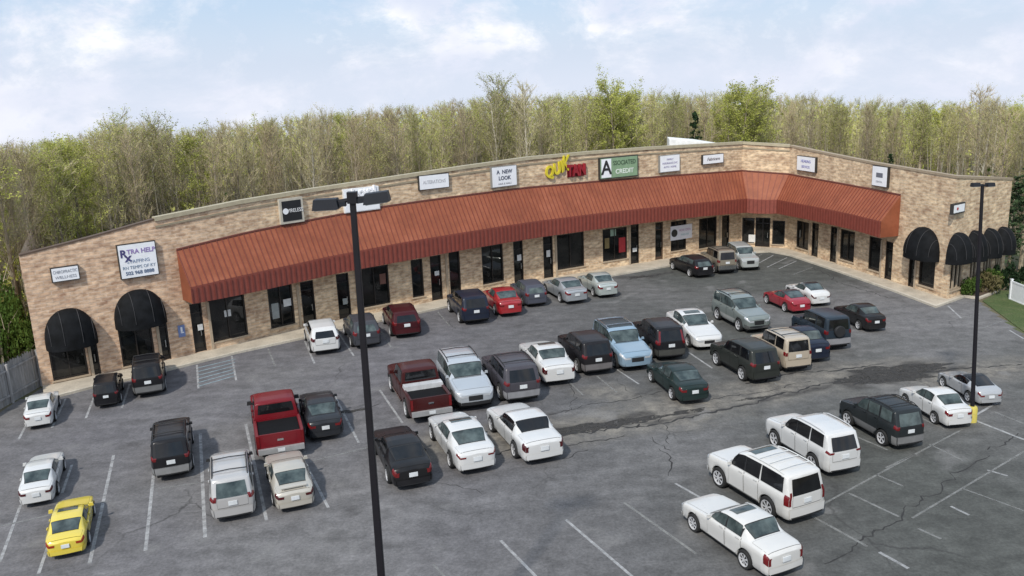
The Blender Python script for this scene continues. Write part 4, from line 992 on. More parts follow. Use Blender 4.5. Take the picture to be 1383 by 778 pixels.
    for sg in (1, -1):
        m2 = MB()
        if ty == 'pickup':
            m2.box((-.5*s.L-.004, sg*s.W*.89, .47*s.H), (.05, s.W*.12, .24*s.H))
        else:
            s.cpatch(m2, -1, tt[0], tt[1], sg*fin, sg*1.0, .014); s.patch(m2, s.x0, s.x0+.035, tt[0], min(tt[1], 5.6), .014, sg, nu=3, ntt=4)
        m2.build('taillight', tl, root, smooth=60)
        m2 = MB(); hl = {'jeep': (3.2, 4.8), 'bigsuv': (3.2, 5.0), 'pickup': (3.3, 5.0)}.get(ty, (3.3, 5.0)); s.cpatch(m2, 1, hl[0], hl[1], sg*.56, sg*1.0, .014); s.patch(m2, s.x1, s.x1-.055, hl[0]+.3, hl[1]+.2, .013, sg, nu=4, ntt=4); m2.build('headlight', HEADL, root, smooth=60)
    m2 = MB(); s.cpatch(m2, 1, 2.3, 4.7, -.48, .48, .016, m=6); g = m2.build('grille', o.get('grille', BLKP), root, smooth=60)
    # --- bumpers, plate
    bm_ = o.get('bumper', pm)
    m2 = MB(); s.cpatch(m2, -1, .0, 2.2, -1.0, 1.0, .05, n=3, m=10)
    if ty == 'pickup':
        m2 = MB(); m2.box((-.5*s.L-.09, 0, .50*k), (.17, s.W*1.86, .20*k)); bm_ = o.get('bumper', plain('bright_step_bumper', (.38, .38, .38), .4, .3))
    else:
        for sg in (1, -1): s.patch(m2, s.x0, s.x0+.05, .0, 2.2, .035, sg, nu=4, ntt=3)
        s.cpatch(m2, -1, 2.2, 2.25, -1.0, 1.0, .03, n=1, m=10)
    m2.build('rear_bumper', bm_, root, smooth=50)
    if ty != 'pickup':
        m2 = MB(); s.cpatch(m2, -1, .0, .75, -.96, .96, .056, n=2, m=10); m2.build('valance', BLKP, root, smooth=50)
    m2 = MB(); s.cpatch(m2, 1, .0, 2.0, -1.0, 1.0, .05, n=3, m=10)
    for sg in (1, -1): s.patch(m2, s.x1, s.x1-.05, .0, 2.0, .035, sg, nu=4, ntt=3)
    m2.build('front_bumper', o.get('fbumper', pm if bm_ is CHROMEC else bm_), root, smooth=50)
    m2 = MB(); pz = s.cap(-1, o.get('plate_t', 3.2 if ty in ('sedan', 'formal', 'coupe', 'hatch') else 3.0), 0)
    if ty == 'pickup': m2.box((-.5*s.L-.19, 0, .52*k), (.02, .31, .16))
    else: m2.box((pz.x-.03*k, 0, pz.z), (.03, .34*k, .17*k))
    m2.build('number_plate', PLATE, root)
    # --- mirrors
    for sg in (1, -1):
        u = {'sedan': .125, 'formal': .115, 'coupe': .105, 'hatch': .165, 'suv': .155, 'van': .205, 'jeep': .165, 'bigsuv': .165, 'pickup': .17}[ty]; P = s.pt(u, 5.6, sg); f = 1.5 if ty in ('pickup',) else 1.0
        m2 = MB(); m2.box(P+Vector((0, sg*.08*f, .07)), (.09, .16*f, .12*f), taper=.8); m2.box(P+Vector((0, sg*.02, .03)), (.06, .12, .05)); m2.build('mirror', o.get('mirror', pm), root)
    # --- wheels
    for sg in (1, -1):
        for xc in (s.xf, s.xr):
            yc = sg*s.W*.90; r = s.rw; wd = .11*k
            w_ = empty('wheel', (xc, yc, r)); w_.parent = root
            def lathe(prof, n=20):
                return [[Vector((rr*math.cos(2*PI*q/n), sg*yy, rr*math.sin(2*PI*q/n))) for q in range(n)] for rr, yy in prof]
            m2 = MB(); m2.grid(lathe([(r*.30, -wd), (r*.9, -wd), (r, -wd*.75), (r, wd*.7), (r*.94, wd), (r*.70, wd), (r*.66, wd*.4), (.001, wd*.3)]), close=True); t = m2.build('tyre', TYRE, w_, smooth=40)
            m2 = MB(); m2.grid(lathe([(r*.70, wd*1.03), (r*.61, wd*.98), (r*.60, wd*.5)]), close=True); ns = o.get('spokes', 5); hw = .5*PI/ns*1.45
            for q in range(ns):
                a = 2*PI*q/ns
                pl = lambda rr, aa: Vector((rr*math.cos(aa), sg*wd*(.9 if rr > r*.3 else .85), rr*math.sin(aa)))
                m2.face([pl(r*.15, a-hw*1.2), pl(r*.63, a-hw*.55), pl(r*.63, a+hw*.55), pl(r*.15, a+hw*1.2)])
            m2.face([Vector((r*.18*math.cos(2*PI*q/10), sg*wd*.93, r*.18*math.sin(2*PI*q/10))) for q in range(10)])
            m2.build('rim', o.get('rim', ALLOY), w_)
    # --- extras
    if o.get('rack'):
        m2 = MB(); ra = {'suv': (.02, -.41), 'van': (.0, -.42), 'jeep': (.03, -.41), 'hatch': (-.04, -.33), 'bigsuv': (.0, -.42)}[ty]
        for sg in (1, -1): m2.tube([s.pt(u, 9.0, sg)+Vector((0, 0, .05 if 0 < q < 6 else 0)) for q, u in enumerate(np.linspace(ra[0], ra[1], 7))], [.022*k]*7, 6)
        for u in o.get('bars', (ra[0]-.09, ra[1]+.09)): m2.tube([s.pt(u, 9.0, 1)+ZV*.06, s.pt(u, 11, 1)+ZV*.07, s.pt(u, 9.0, -1)+ZV*.06], [.022*k]*3, 6)
        m2.build('roof_rack', o.get('rackm', BLKP), root, smooth=50)
    if o.get('sunroof'):
        m2 = MB(); c = {'sedan': -.04, 'formal': -.04, 'coupe': -.05, 'suv': -.01, 'bigsuv': .01, 'hatch': -.05, 'van': 0}[ty]; s.patch(m2, c+.035, c-.055, 9.75, 12.25, .012, nu=4, ntt=6); m2.build('sunroof', CGLASS, root, smooth=40)
    for sg in (1, -1):
        m2 = MB(); s.patch(m2, (s.xf-s.ra)/s.L-.006, (s.xr+s.ra)/s.L+.006, .0, .75, .012, sg, nu=8, ntt=3); m2.build('rocker_panel', BLKP, root, smooth=50)
    if o.get('cladding'):
        for sg in (1, -1):
            m2 = MB(); s.patch(m2, .21, -.20, .3, 2.0, .016, sg, nu=8, ntt=3); m2.build('side_cladding', o['cladding'], root, smooth=50)
    if o.get('spoiler'):
        m2 = MB()
        if ty in ('sedan', 'formal', 'coupe'):
            P = s.pt(-.465, 8.3, 1); m2.box((P.x, 0, P.z+.10), (.16, P.y*2.0, .035))
            for sg in (1, -1): m2.box((P.x, sg*P.y*.8, P.z+.05), (.10, .05, .1))
        else:
            P = s.pt(s.x0, 9.2, 1); m2.box((P.x-.03, 0, P.z+.02), (.24, P.y*2, .05))
        m2.build('spoiler', o.get('spoilerm', pm), root)
    if o.get('spare'):
        m2 = MB(); P = s.cap(-1, 4.3, 0); n_ = 18; rr = .34*k
        prof = [(.01, -.16), (rr*.9, -.16), (rr, -.12), (rr, -.01), (rr*.5, 0)]
        m2.grid([[Vector((P.x+xx, r_*math.cos(2*PI*q/n_), P.z+r_*math.sin(2*PI*q/n_))) for q in range(n_)] for r_, xx in prof], close=True); m2.build('spare_wheel', BLKP, root, smooth=40)
    if o.get('steps'):
        for sg in (1, -1):
            m2 = MB(); m2.tube([(s.xf-s.ra-.05, sg*s.W*.98, .40*k), (-.13*s.L, sg*s.W*.98, .40*k)], [.05, .05], 8); m2.build('side_step', o['steps'], root, smooth=50)
    return root

WHT = (.58, .58, .57); BLK = (.010, .010, .012); DGY = (.035, .036, .042); SIL = (.40, .42, .44); MAR = (.042, .005, .008); NVY = (.012, .017, .032); GRNB = (.014, .026, .025)
D_ = dict
CARS = [
(1, 'sedan', -24.55, 41.65, 112.4, 0.842, 0.740, 0.866, WHT, 'white sedan at the far left end of the row along the building by the fence', 'car', D_()),
(2, 'suv', -22.18, 44.03, 110.7, 0.785, 0.680, 0.796, BLK, 'small black hatch-backed wagon parked under the leftmost arched awning', 'car', D_(tint=1)),
(3, 'suv', -20.70, 45.86, 111.2, 1.000, 0.874, 1.066, BLK, 'black off-roader parked in front of the second arched awning from the left', 'car', D_(tint=1, rack=1, bumper=GREYPL)),
(4, 'hatch', -12.29, 52.31, 108.3, 1.101, 1.049, 1.129, WHT, 'white rounded hatchback parked against the sidewalk near the left lamp post', 'car', D_(tail=DREDL, tint=1)),
(5, 'hatch', -9.89, 53.21, 108.5, 1.103, 1.044, 1.149, (.045, .047, .055), 'dark grey hatchback partly hidden behind the near lamp post', 'car', D_()),
(6, 'hatch', -7.56, 55.34, 105.9, 1.199, 1.123, 1.150, MAR, 'dark maroon tall hatchback parked by the sidewalk right of the near lamp post', 'car', D_(tint=1, bumper=paint((.05, .006, .009)))),
(7, 'suv', -3.17, 57.78, 106.3, 1.095, 1.073, 1.130, NVY, 'blue-black crossover next to the red sedan by the shops', 'car', D_(tint=1, tail=REDL)),
(8, 'sedan', -0.78, 59.48, 104.6, 1.080, 1.015, 1.150, (.29, .009, .014), 'bright red sedan in the row along the shops', 'car', D_()),
(9, 'hatch', 1.16, 61.46, 105.8, 1.022, 0.991, 1.080, (.06, .065, .085), 'dark blue-grey hatchback right of the bright red sedan', 'car', D_()),
(10, 'sedan', 3.89, 62.08, 108.3, 1.058, 1.048, 1.092, (.33, .35, .37), 'bluish silver sedan, the left of two pale sedans by the shops', 'car', D_(metal=.3)),
(11, 'sedan', 6.50, 63.34, 105.2, 0.985, 0.951, 1.091, (.42, .46, .44), 'greenish silver sedan, the right of two pale sedans by the shops', 'car', D_(metal=.3)),
(12, 'hatch', 14.78, 68.51, 105.9, 1.120, 1.000, 1.000, BLK, 'black low hatchback at the sidewalk beside two small off-roaders', 'car', D_()),
(13, 'jeep', 17.18, 69.18, 97.9, 0.943, 0.902, 1.089, (.20, .175, .135), 'tan off-roader parked nose-in between a black hatchback and a silver off-roader', 'car', D_(rack=1, bumper=CHROMEC, tint=1)),
(14, 'jeep', 19.47, 69.99, -87.2, 0.935, 0.885, 1.007, (.34, .36, .35), 'silver boxy off-roader parked nose-out by the inner corner of the building', 'car', D_()),
(15, 'sedan', -20.18, 33.41, 111.2, 0.895, 0.740, 0.826, WHT, 'white sedan diagonally behind the yellow car', 'car', D_(tail=DREDL)),
(16, 'sedan', -16.89, 29.17, 111.0, 0.821, 0.740, 0.772, (.66, .52, .06), 'yellow sedan with a sunroof in the left corner of the lot', 'car', D_(sunroof=1, tail=plain('amber_red_lamp', (.28, .03, .01), .25))),
(17, 'suv', -15.48, 35.59, 109.8, 1.050, 0.864, 1.054, BLK, 'black off-roader with a roof rack alone left of the silver minivan', 'car', D_(tint=1, rack=1, bumper=plain('grey_bumper', (.20, .20, .20), .5), mirror=BLKP)),
(18, 'van', -11.69, 31.89, 108.6, 1.018, 0.852, 1.017, (.44, .43, .42), 'silver minivan with a dark roof rack and red tail lamps', 'minivan', D_(rack=1, metal=.2, plate_t=3.0, mirror=BLKP)),
(19, 'pickup', -11.43, 37.86, 108.5, 1.125, 1.087, 1.137, (.14, .007, .012), 'bright red crew cab pickup truck with an open dark bed', 'pickup truck', D_(mirror=BLKP, tint=1, gatehandle=CHROMEC, bed_cover=1)),
(20, 'sedan', -9.62, 39.15, 107.8, 1.028, 0.939, 1.044, (.018, .020, .024), 'black sedan right of the bright red pickup truck', 'car', D_(tail=REDL)),
(21, 'sedan', -9.47, 32.20, 110.4, 0.934, 0.874, 0.913, (.46, .43, .37), 'champagne sedan parked behind the bright red pickup truck', 'car', D_(tail=DREDL, metal=.2, spoiler=1)),
(22, 'pickup', -5.09, 41.56, 107.9, 1.154, 1.087, 1.150, (.045, .007, .007), 'dark maroon pickup truck with a bright tool box across its bed', 'pickup truck', D_(toolbox=1, bed_cover=1, tint=1, steps=CHROMEC)),
(23, 'suv', -2.72, 42.25, -74.6, 1.126, 1.100, 1.143, (.42, .45, .48), 'silver off-roader facing the camera beside the maroon pickup', 'car', D_(rack=1, metal=.2, fbumper=BLKP, cladding=GREYPL)),
(24, 'suv', -0.32, 42.90, 104.9, 1.119, 1.073, 1.150, (.055, .052, .062), 'charcoal grey off-roader right of the silver off-roader', 'car', D_(tint=1, rack=1, bumper=plain('silver_bumper', (.22, .22, .23), .45))),
(25, 'formal', 1.71, 45.53, 103.3, 1.140, 1.061, 1.150, WHT, 'white upright sedan with a sunroof between two dark off-roaders', 'car', D_(sunroof=1, tail=DREDL)),
(26, 'suv', 3.96, 46.51, 103.7, 1.043, 0.993, 1.130, (.012, .011, .013), 'black off-roader left of the light blue crossover', 'car', D_(tint=1, bumper=plain('gunmetal_bumper', (.13, .12, .12), .45))),
(27, 'suv', 6.17, 47.10, -76.9, 1.092, 1.081, 1.107, (.235, .335, .42), 'light blue crossover with a glass roof facing the camera', 'car', D_(roof=(.03, .04, .045), roof_x=(.0, -.36), metal=.2, rack=1, rackm=CHROMEC)),
(28, 'suv', 8.51, 48.50, 99.0, 1.048, 0.997, 1.139, BLK, 'black off-roader right of the light blue crossover', 'car', D_(tint=1, bumper=plain('dark_bumper', (.05, .05, .045), .5), tail_t=(3.4, 8.0))),
(29, 'sedan', 11.04, 50.33, -81.2, 1.097, 1.055, 1.150, WHT, 'white sedan with a sunroof facing the camera beside a black off-roader', 'car', D_(sunroof=1)),
(30, 'suv', 14.67, 53.01, -76.6, 1.015, 0.982, 1.123, (.19, .22, .21), 'grey-green off-roader with a roof rack facing the camera', 'car', D_(rack=1, metal=.2, cladding=plain('pale_cladding', (.30, .31, .30), .5), fbumper=CHROMEC)),
(31, 'suv', 12.41, 44.04, 105.2, 0.975, 0.962, 1.090, (.024, .027, .024), 'dark green-black off-roader nearest the cracked asphalt', 'car', D_(tint=1, tail=REDL, rim=ALLOY)),
(32, 'jeep', 14.74, 45.19, 102.5, 0.882, 0.904, 1.102, (.40, .34, .26), 'beige boxy off-roader with dark windows', 'car', D_(rack=1, tint=1)),
(33, 'sedan', 16.38, 46.91, 99.9, 0.906, 0.929, 1.133, NVY, 'dark blue sedan squeezed between the beige and dark teal off-roaders', 'car', D_()),
(34, 'jeep', 18.25, 48.67, 100.4, 0.910, 0.928, 1.132, (.020, .030, .042), 'dark teal boxy off-roader with a spare wheel on its tailgate', 'car', D_(tint=1, spare=1, bumper=plain('silver_bumper', (.22, .22, .23), .45))),
(35, 'sedan', 21.90, 51.91, 99.8, 0.808, 0.811, 0.989, (.013, .013, .014), 'black sedan at the right end of the double row', 'car', D_()),
(36, 'coupe', 18.83, 56.66, 102.5, 0.886, 0.878, 0.976, (.27, .010, .022), 'raspberry red coupe with a dark roof beside a white one', 'car', D_(roof=(.02, .015, .017))),
(37, 'coupe', 20.82, 58.27, 99.3, 0.892, 0.869, 1.030, WHT, 'white coupe with a black roof behind the raspberry red coupe', 'car', D_(roof=(.012, .012, .013), tail=DREDL)),
(38, 'sedan', -5.09, 33.95, 108.6, 1.064, 0.978, 1.045, (.009, .009, .010), 'black sedan with a tinted rear window in front of the maroon pickup', 'car', D_(tint=1, tail_t=(2.9, 5.4), tail_f=.82, bumper=paint(BLK))),
(39, 'sedan', -2.59, 35.20, 108.8, 1.103, 1.017, 1.091, WHT, 'white sedan with a dark sunroof right of the black sedan', 'car', D_(sunroof=1, tail_t=(3.7, 4.8))),
(40, 'formal', 0.21, 35.88, 109.2, 1.100, 1.086, 1.100, WHT, 'large white sedan with narrow upright tail lamps by the cracked asphalt', 'car', D_(tail=DREDL, tail_t=(2.7, 5.3), tail_f=.86, tint=1, spoiler=0)),
(41, 'sedan', 8.29, 41.67, 102.1, 0.962, 0.933, 1.019, GRNB, 'dark green sedan standing alone in the middle lane', 'car', D_()),
(42, 'formal', 7.41, 26.44, 114.4, 0.963, 0.903, 1.008, (.59, .58, .555), 'white sedan nearest the camera with a sunroof and tall red tail lamps', 'car', D_(sunroof=1, tail_t=(2.5, 5.4), tail_f=.86, spokes=7)),
(43, 'bigsuv', 9.22, 29.76, 114.6, 0.906, 0.932, 1.033, (.60, .59, .565), 'large white square-backed off-roader with roof bars beside the nearest white sedan', 'car', D_(rack=1, rackm=paint((.6, .6, .58)), sunroof=1, tint=1, tail_t=(2.6, 6.4), tail_f=.88, bars=(-.13, -.24, -.36), spokes=7, rim=ALLOY)),
(44, 'suv', 12.25, 33.18, 107.3, 0.922, 0.918, 1.063, WHT, 'white rounded crossover between the large white off-roader and a dark one', 'car', D_(tint=1, rack=1, rackm=paint((.5, .5, .5)), bars=(), tail_t=(3.9, 5.2), tail_f=.72)),
(45, 'suv', 16.02, 35.16, 104.9, 0.821, 0.841, 1.026, (.018, .022, .024), 'black off-roader with a roof basket and grey cladding near the yellow post base', 'car', D_(rack=1, cladding=GREYPL, bumper=plain('mid_grey_bumper', (.16, .16, .16), .5))),
(46, 'sedan', 19.37, 37.07, 97.6, 0.780, 0.779, 0.950, WHT, 'white sedan next to the yellow lamp post base', 'car', D_()),
(47, 'coupe', 22.21, 39.34, 94.4, 0.780, 0.740, 0.857, (.42, .43, .44), 'silver sports car with a dark top behind the yellow post base', 'car', D_(roof=(.01, .01, .011), tint=1, metal=.3)),
]
KINDNAME = {'pickup': 'pickup_truck', 'van': 'minivan'}
for num, ty, x, y, yaw, a, b, c, col, label, cat, o in CARS:
    make_car(num, ty, x, y, yaw, a, b, c, col, label, cat, KINDNAME.get(ty, 'parked_car'), **o)
# ================================================================ lamp posts, fences, plants
POLEM = plain('dark_bronze_pole', (.010, .009, .012), .5, spec=.3); HEADM = plain('lamp_housing', (.014, .0155, .021), .55, spec=.3)
def flood(parent, c, ax, w, d, h, tilt):
    """shoebox flood head: tapered housing, lens below, bracket; ax = outward axis"""
    ax = Vector(ax).normalized(); sd_ = ZV.cross(ax); up = (ZV*math.cos(tilt)+sd_*math.sin(tilt)).normalized(); sy = up.cross(ax)
    mb = MB(); mb.box(c, (w, d, h), frame=(ax, sy, up), taper=.86); mb.box(Vector(c)-ax*(w*.5+.06)-up*.02, (.16, d*.4, h*.45), frame=(ax, sy, up))
    o = mb.build('lamp_head', HEADM, parent)
    m2 = MB(); m2.box(Vector(c)-up*(h*.5+.008), (w*.84, d*.84, .02), frame=(ax, sy, up)); q = m2.build('lens', plain('lamp_lens', (.35, .36, .36), .2)); q.parent = o
D = 18.0
pt = at_dist((476, 268), D); pb = at_dist((515, 778), D); dd = (pb-pt).normalized(); base = pt+dd*(pt.z/-dd.z)
e = empty('lamp_post', base, 0, 'tall dark lamp post with two flood heads standing close to the camera', 'lamp post', 'car park lamp posts')
loc = lambda P: P-base
mb = MB(); n = 5
rows = []
for k in range(9):
    f = k/8; c = loc(base.lerp(pt, f)); r = .095*(1-f)+.060*f
    rows.append([c+Vector((sx*r, sy*r, 0)) for sx, sy in ((-.8, -1), (.8, -1), (1, -.8), (1, .8), (.8, 1), (-.8, 1), (-1, .8), (-1, -.8))])
mb.grid(rows, close=True); mb.face(rows[-1]); mb.build('pole', POLEM, e)
mb = MB(); mb.box((0, 0, .03), (.6, .6, .06)); mb.box((0, 0, .35), (.72, .72, .62)); mb.build('base', CONC, e)
top = loc(pt)
pl, pr = loc(at_dist((441, 274.5), D)), loc(at_dist((512, 266), D))
mb = MB(); mb.tube([pl+Vector((.1, 0, 0)), top-ZV*.02, pr-Vector((.1, 0, 0))], [.05]*3, 8); mb.box(top+ZV*.02, (.2, .2, .24)); mb.build('cross_arm', POLEM, e)
flood(e, loc(at_dist((440.5, 275.5), D)), Vector((-1, .0, -.02)), .56, .34, .22, .0)
flood(e, loc(at_dist((509, 266.5), D)), Vector((1, .0, .10)), .56, .34, .22, .0)
# far right post on its yellow base
base = G((1311.5, 569)); pt = at_dist((1327, 249), base.y)
e = empty('lamp_post', base, 0, 'slim dark lamp post rising from a chipped yellow concrete base', 'lamp post', 'car park lamp posts')
loc = lambda P: P-base
mb = MB(); mb.tube([loc(base)+ZV*.7, loc(base.lerp(pt, .5)), loc(pt)], [.095, .085, .07], 8); mb.build('pole', POLEM, e)
mb = MB(); mb.tube([(0, 0, 0), (0, 0, .66), (0, 0, .72), (0, 0, .74)], [.235, .225, .19, .1], 16)
m, nt, b = new_mat('chipped_yellow_paint'); nt.links.new(ramp(nt, noise(nt, 3.2, 6, .7), [(.30, (.30, .26, .18)), (.42, (.50, .42, .08)), (.7, (.58, .49, .12))]), b.inputs['Base Color']); b.inputs['Roughness'].default_value = .8
mb.build('base', m, e, smooth=40)
top = loc(pt); mb = MB(); mb.tube([top+Vector((-.28, 0, -.05)), top+Vector((.28, 0, -.07))], [.03, .03], 6); mb.build('cross_arm', POLEM, e)
flood(e, top+Vector((-.30, 0, -.0)), Vector((-1, 0, 0)), .32, .30, .16, -.1); flood(e, top+Vector((.32, 0, -.02)), Vector((1, 0, 0)), .32, .30, .16, .1)

# weathered grey board fence on the left
def fence_mat():
    m, nt, b = new_mat('weathered_board')
    c = ramp(nt, noise(nt, 2.4, 6, .65, stretch=(1, 1, .25)), [(.3, (.17, .165, .16)), (.5, (.29, .28, .27)), (.72, (.40, .38, .37))])
    nt.links.new(c, b.inputs['Base Color']); b.inputs['Roughness'].default_value = .95; return m
FM = fence_mat()
fa, fb = FL.copy(), FL+FD*16.0
zf = z_to_curve(fa, [(0, 500), (52, 466)]); FH = zf
e = empty('board_fence', fa, 0, 'weathered grey board fence running from the left end of the building', 'fence')
u = FD; n_ = Vector((u.y, -u.x, 0)); L = 16.0
mb = MB(); s_ = 0.0; rs_ = random.Random(3)
while s_ < L:
    w_ = .19; h = FH*(1+rs_.uniform(-.035, .03)); c = u*(s_+w_/2)
    p0 = c-u*w_*.46; p1 = c+u*w_*.46
    for sg in (.5, -.5):
        o_ = n_*(sg*.03+rs_.uniform(-.008, .008))
        mb.face([p0+o_, p1+o_, p1+o_+ZV*(h-.12), c+o_+ZV*h, p0+o_+ZV*(h-.12)])
    s_ += w_+rs_.uniform(.008, .02)
mb.build('boards', FM, e)
mb = MB()
for zz in (FH*.2, FH*.8): mb.box(u*L/2-n_*.06+ZV*zz, (L, .05, .1), frame=(u, n_, ZV))
mb.build('rail', FM, e)
for k in range(7):
    mb = MB(); mb.box(u*(.1+k*2.6)-n_*.12+ZV*FH*.48, (.11, .11, FH*.96), frame=(u, n_, ZV)); mb.build('post', FM, e)
# white vinyl fence on the right
W0 = G((1364, 405)); W1 = G((1383, 413)); u = (W1-W0).normalized(); L = 9.0; n_ = Vector((u.y, -u.x, 0)); wh = z_to_curve(W0, [(1361, 377), (1383, 384)])
e = empty('white_fence', W0, 0, 'white panelled vinyl fence at the edge of the lawn', 'fence'); VM = plain('white_vinyl', (.74, .75, .76), .5, var=.04)
mb = MB(); nb = int(L/.16)
for k in range(nb): mb.box(u*(.16*k+.08)+ZV*wh*.5, (.152, .03, wh*.86), frame=(u, n_, ZV))
mb.build('panel', VM, e)
mb = MB()
for zz in (.06, wh*.95): mb.box(u*L/2+ZV*zz, (L, .07, .11), frame=(u, n_, ZV))
mb.build('rail', VM, e)
for k in range(5):
    mb = MB(); mb.box(u*(k*2.2)+ZV*wh*.52, (.13, .13, wh*1.04), frame=(u, n_, ZV)); mb.box(u*(k*2.2)+ZV*(wh*1.06), (.17, .17, .05), frame=(u, n_, ZV)); mb.build('post', VM, e)

# planting bed at the right end
bed = [G(p, 0) for p in ((1300, 400), (1322, 403), (1350, 392), (1358, 383), (1330, 390), (1296, 397))]
mb = MB(); mb.face([(p.x, p.y, .16) for p in bed]); tag(mb.build('planting_bed', plain('bark_mulch', (.09, .06, .04), .95)), kind='structure')

def leaf_mat(name, cols, rnd=.25):
    m, nt, b = new_mat(name); oi = N(nt, 'ShaderNodeObjectInfo')
    f = noise(nt, .55, 4); c = ramp(nt, f, [(.3, cols[0]), (.5, cols[1]), (.7, cols[2])])
    c = mix(nt, c, ramp(nt, oi.outputs['Random'], [(0, [1-rnd]*3), (1, [1+rnd]*3)]), 1.0, 'MULTIPLY')
    f2 = noise(nt, 6, 2); c = mix(nt, c, ramp(nt, f2, [(.3, g3(.72)), (.7, g3(1.3))]), 1.0, 'MULTIPLY')
    nt.links.new(c, b.inputs['Base Color']); b.inputs['Roughness'].default_value = .8; b.inputs['Specular IOR Level'].default_value = .15
    tb = N(nt, 'ShaderNodeBsdfTranslucent'); nt.links.new(c, tb.inputs[0]); ms = N(nt, 'ShaderNodeMixShader'); ms.inputs[0].default_value = .25
    o = [n for n in nt.nodes if n.type == 'OUTPUT_MATERIAL'][0]
    nt.links.new(b.outputs[0], ms.inputs[1]); nt.links.new(tb.outputs[0], ms.inputs[2]); nt.links.new(ms.outputs[0], o.inputs[0])
    return m
BARK = leaf_mat('grey_bark', [(.27, .22, .155), (.38, .32, .235), (.50, .43, .33)]); PALEB = leaf_mat('pale_bark', [(.48, .43, .33), (.58, .53, .42), (.66, .62, .52)])
TWIG = leaf_mat('bare_twigs', [(.35, .305, .19), (.44, .385, .245), (.53, .465, .31)]); RTWIG = leaf_mat('reddish_twigs', [(.37, .30, .20), (.46, .38, .255), (.54, .455, .31)])
BUD = leaf_mat('spring_buds', [(.31, .345, .075), (.39, .42, .105), (.48, .50, .16)]); BRIGHT = leaf_mat('fresh_leaves', [(.33, .36, .07), (.41, .43, .10), (.50, .50, .15)]); OLIVE = leaf_mat('olive_leaves', [(.34, .34, .10), (.42, .41, .135), (.51, .49, .19)])
DKGRN = leaf_mat('dark_needles', [(.014, .032, .014), (.024, .05, .02), (.042, .075, .028)]); SHRUB = leaf_mat('shrub_leaves', [(.05, .095, .02), (.085, .14, .03), (.13, .19, .05)])

class TB:
    """fast triangle / quad soup"""
    def __init__(s): s.v = []; s.f = []; s.m = []
    def leaf(s, c, r, rng):
        a = Vector((rng.gauss(0, 1), rng.gauss(0, 1), rng.gauss(0, .8))).normalized(); b_ = a.cross(Vector((rng.gauss(0, 1), rng.gauss(0, 1), rng.gauss(0, 1)))).normalized()
        i = len(s.v); s.v += [tuple(c+a*r), tuple(c+b_*r*.55), tuple(c-a*r), tuple(c-b_*r*.55)]; s.f.append((i, i+1, i+2, i+3)); s.m.append(1)
    def twig(s, p, q, w, rng):
        d = q-p; x = d.cross(Vector((rng.gauss(0, 1), rng.gauss(0, 1), rng.gauss(0, .3))))
        if x.length < 1e-6: return
        x = x.normalized()*w; i = len(s.v); s.v += [tuple(p-x), tuple(p+x), tuple(q)]; s.f.append((i, i+1, i+2)); s.m.append(0)
    def mesh(s, name, mat, twig=None):
        me = bpy.data.meshes.new(name); me.from_pydata(s.v, [], s.f); me.materials.append(twig or mat); me.materials.append(mat); me.polygons.foreach_set('material_index', s.m); return me

def proto_tree(seed, H, kind, bark, crown, twig=None):
    """returns (trunk mesh, crown mesh). kind: bare / bud / leafy"""
    rng = random.Random(seed); tr = MB(); cr = TB()
    lean = Vector((rng.uniform(-.05, .05), rng.uniform(-.05, .05), 0)); pts = []; rad = []; r0 = .011*H*rng.uniform(.8, 1.2)
    wx, wy = 0, 0
    for k in range(8):
        f = k/7; wx += rng.gauss(0, .09); wy += rng.gauss(0, .09); pts.append(Vector((wx, wy, H*.97*f))+lean*H*f); rad.append(r0*(1-f)**.8+.015)
    tr.tube(pts, rad, 6, cap=False)
    def on(f):
        g = f*7; i = min(6, int(g)); return pts[i].lerp(pts[i+1], g-i)
    nb = 30 if kind != 'leafy' else 34
    for b in range(nb):
        f = .40+.58*(b+rng.random())/nb if kind != 'leafy' else .14+.84*(b+rng.random())/nb
        p = on(f); az = b*2.4+rng.uniform(-.5, .5)
        prof = math.sin(min(1, (f-.1)/.9)*PI*.80+.35)
        ln = H*(.05+(.105 if kind != 'leafy' else .15)*max(.12, prof))*rng.uniform(.65, 1.2); el = math.radians(rng.uniform(48, 76) if kind != 'leafy' else rng.uniform(32, 66))
        d = Vector((math.cos(az)*math.cos(el), math.sin(az)*math.cos(el), math.sin(el)))
        m1 = p+d*ln*.5; q = p+d*ln+Vector((0, 0, ln*.12)); rb = max(.018, r0*(1-f)*.42)
        tr.tube([p, m1, q], [rb, rb*.6, .012], 3, cap=False)
        ns = 6
        for c in range(ns):
            g = .25+.75*(c+rng.random())/ns; s0 = p.lerp(m1, g*2) if g < .5 else m1.lerp(q, g*2-1)
            d2 = (d+Vector((rng.gauss(0, .55), rng.gauss(0, .55), rng.gauss(.15, .35)))).normalized(); l2 = ln*rng.uniform(.28, .55); e2 = s0+d2*l2
            cr.twig(s0, e2, .024, rng)
            for t in range(9 if kind == 'bare' else 6):
                s1 = s0.lerp(e2, rng.uniform(.2, 1)); d3 = (d2+Vector((rng.gauss(0, .45), rng.gauss(0, .45), rng.gauss(.5, .35)))).normalized(); e3 = s1+d3*rng.uniform(.35, .95)
                cr.twig(s1, e3, .015, rng)
                nl = {'bare': rng.random() < .45, 'bud': 3, 'leafy': 8}[kind]
                for _ in range(nl):
                    cr.leaf(s1.lerp(e3, rng.uniform(.2, 1.1))+Vector((rng.gauss(0, .12), rng.gauss(0, .12), rng.gauss(0, .12))), rng.uniform(.035, .085) if kind != 'leafy' else rng.uniform(.05, .11), rng)
    me = bpy.data.meshes.new('trunk'); me.from_pydata(tr.v, [], tr.f); me.materials.append(bark)
    return me, cr.mesh('crown', crown, twig or TWIG), H
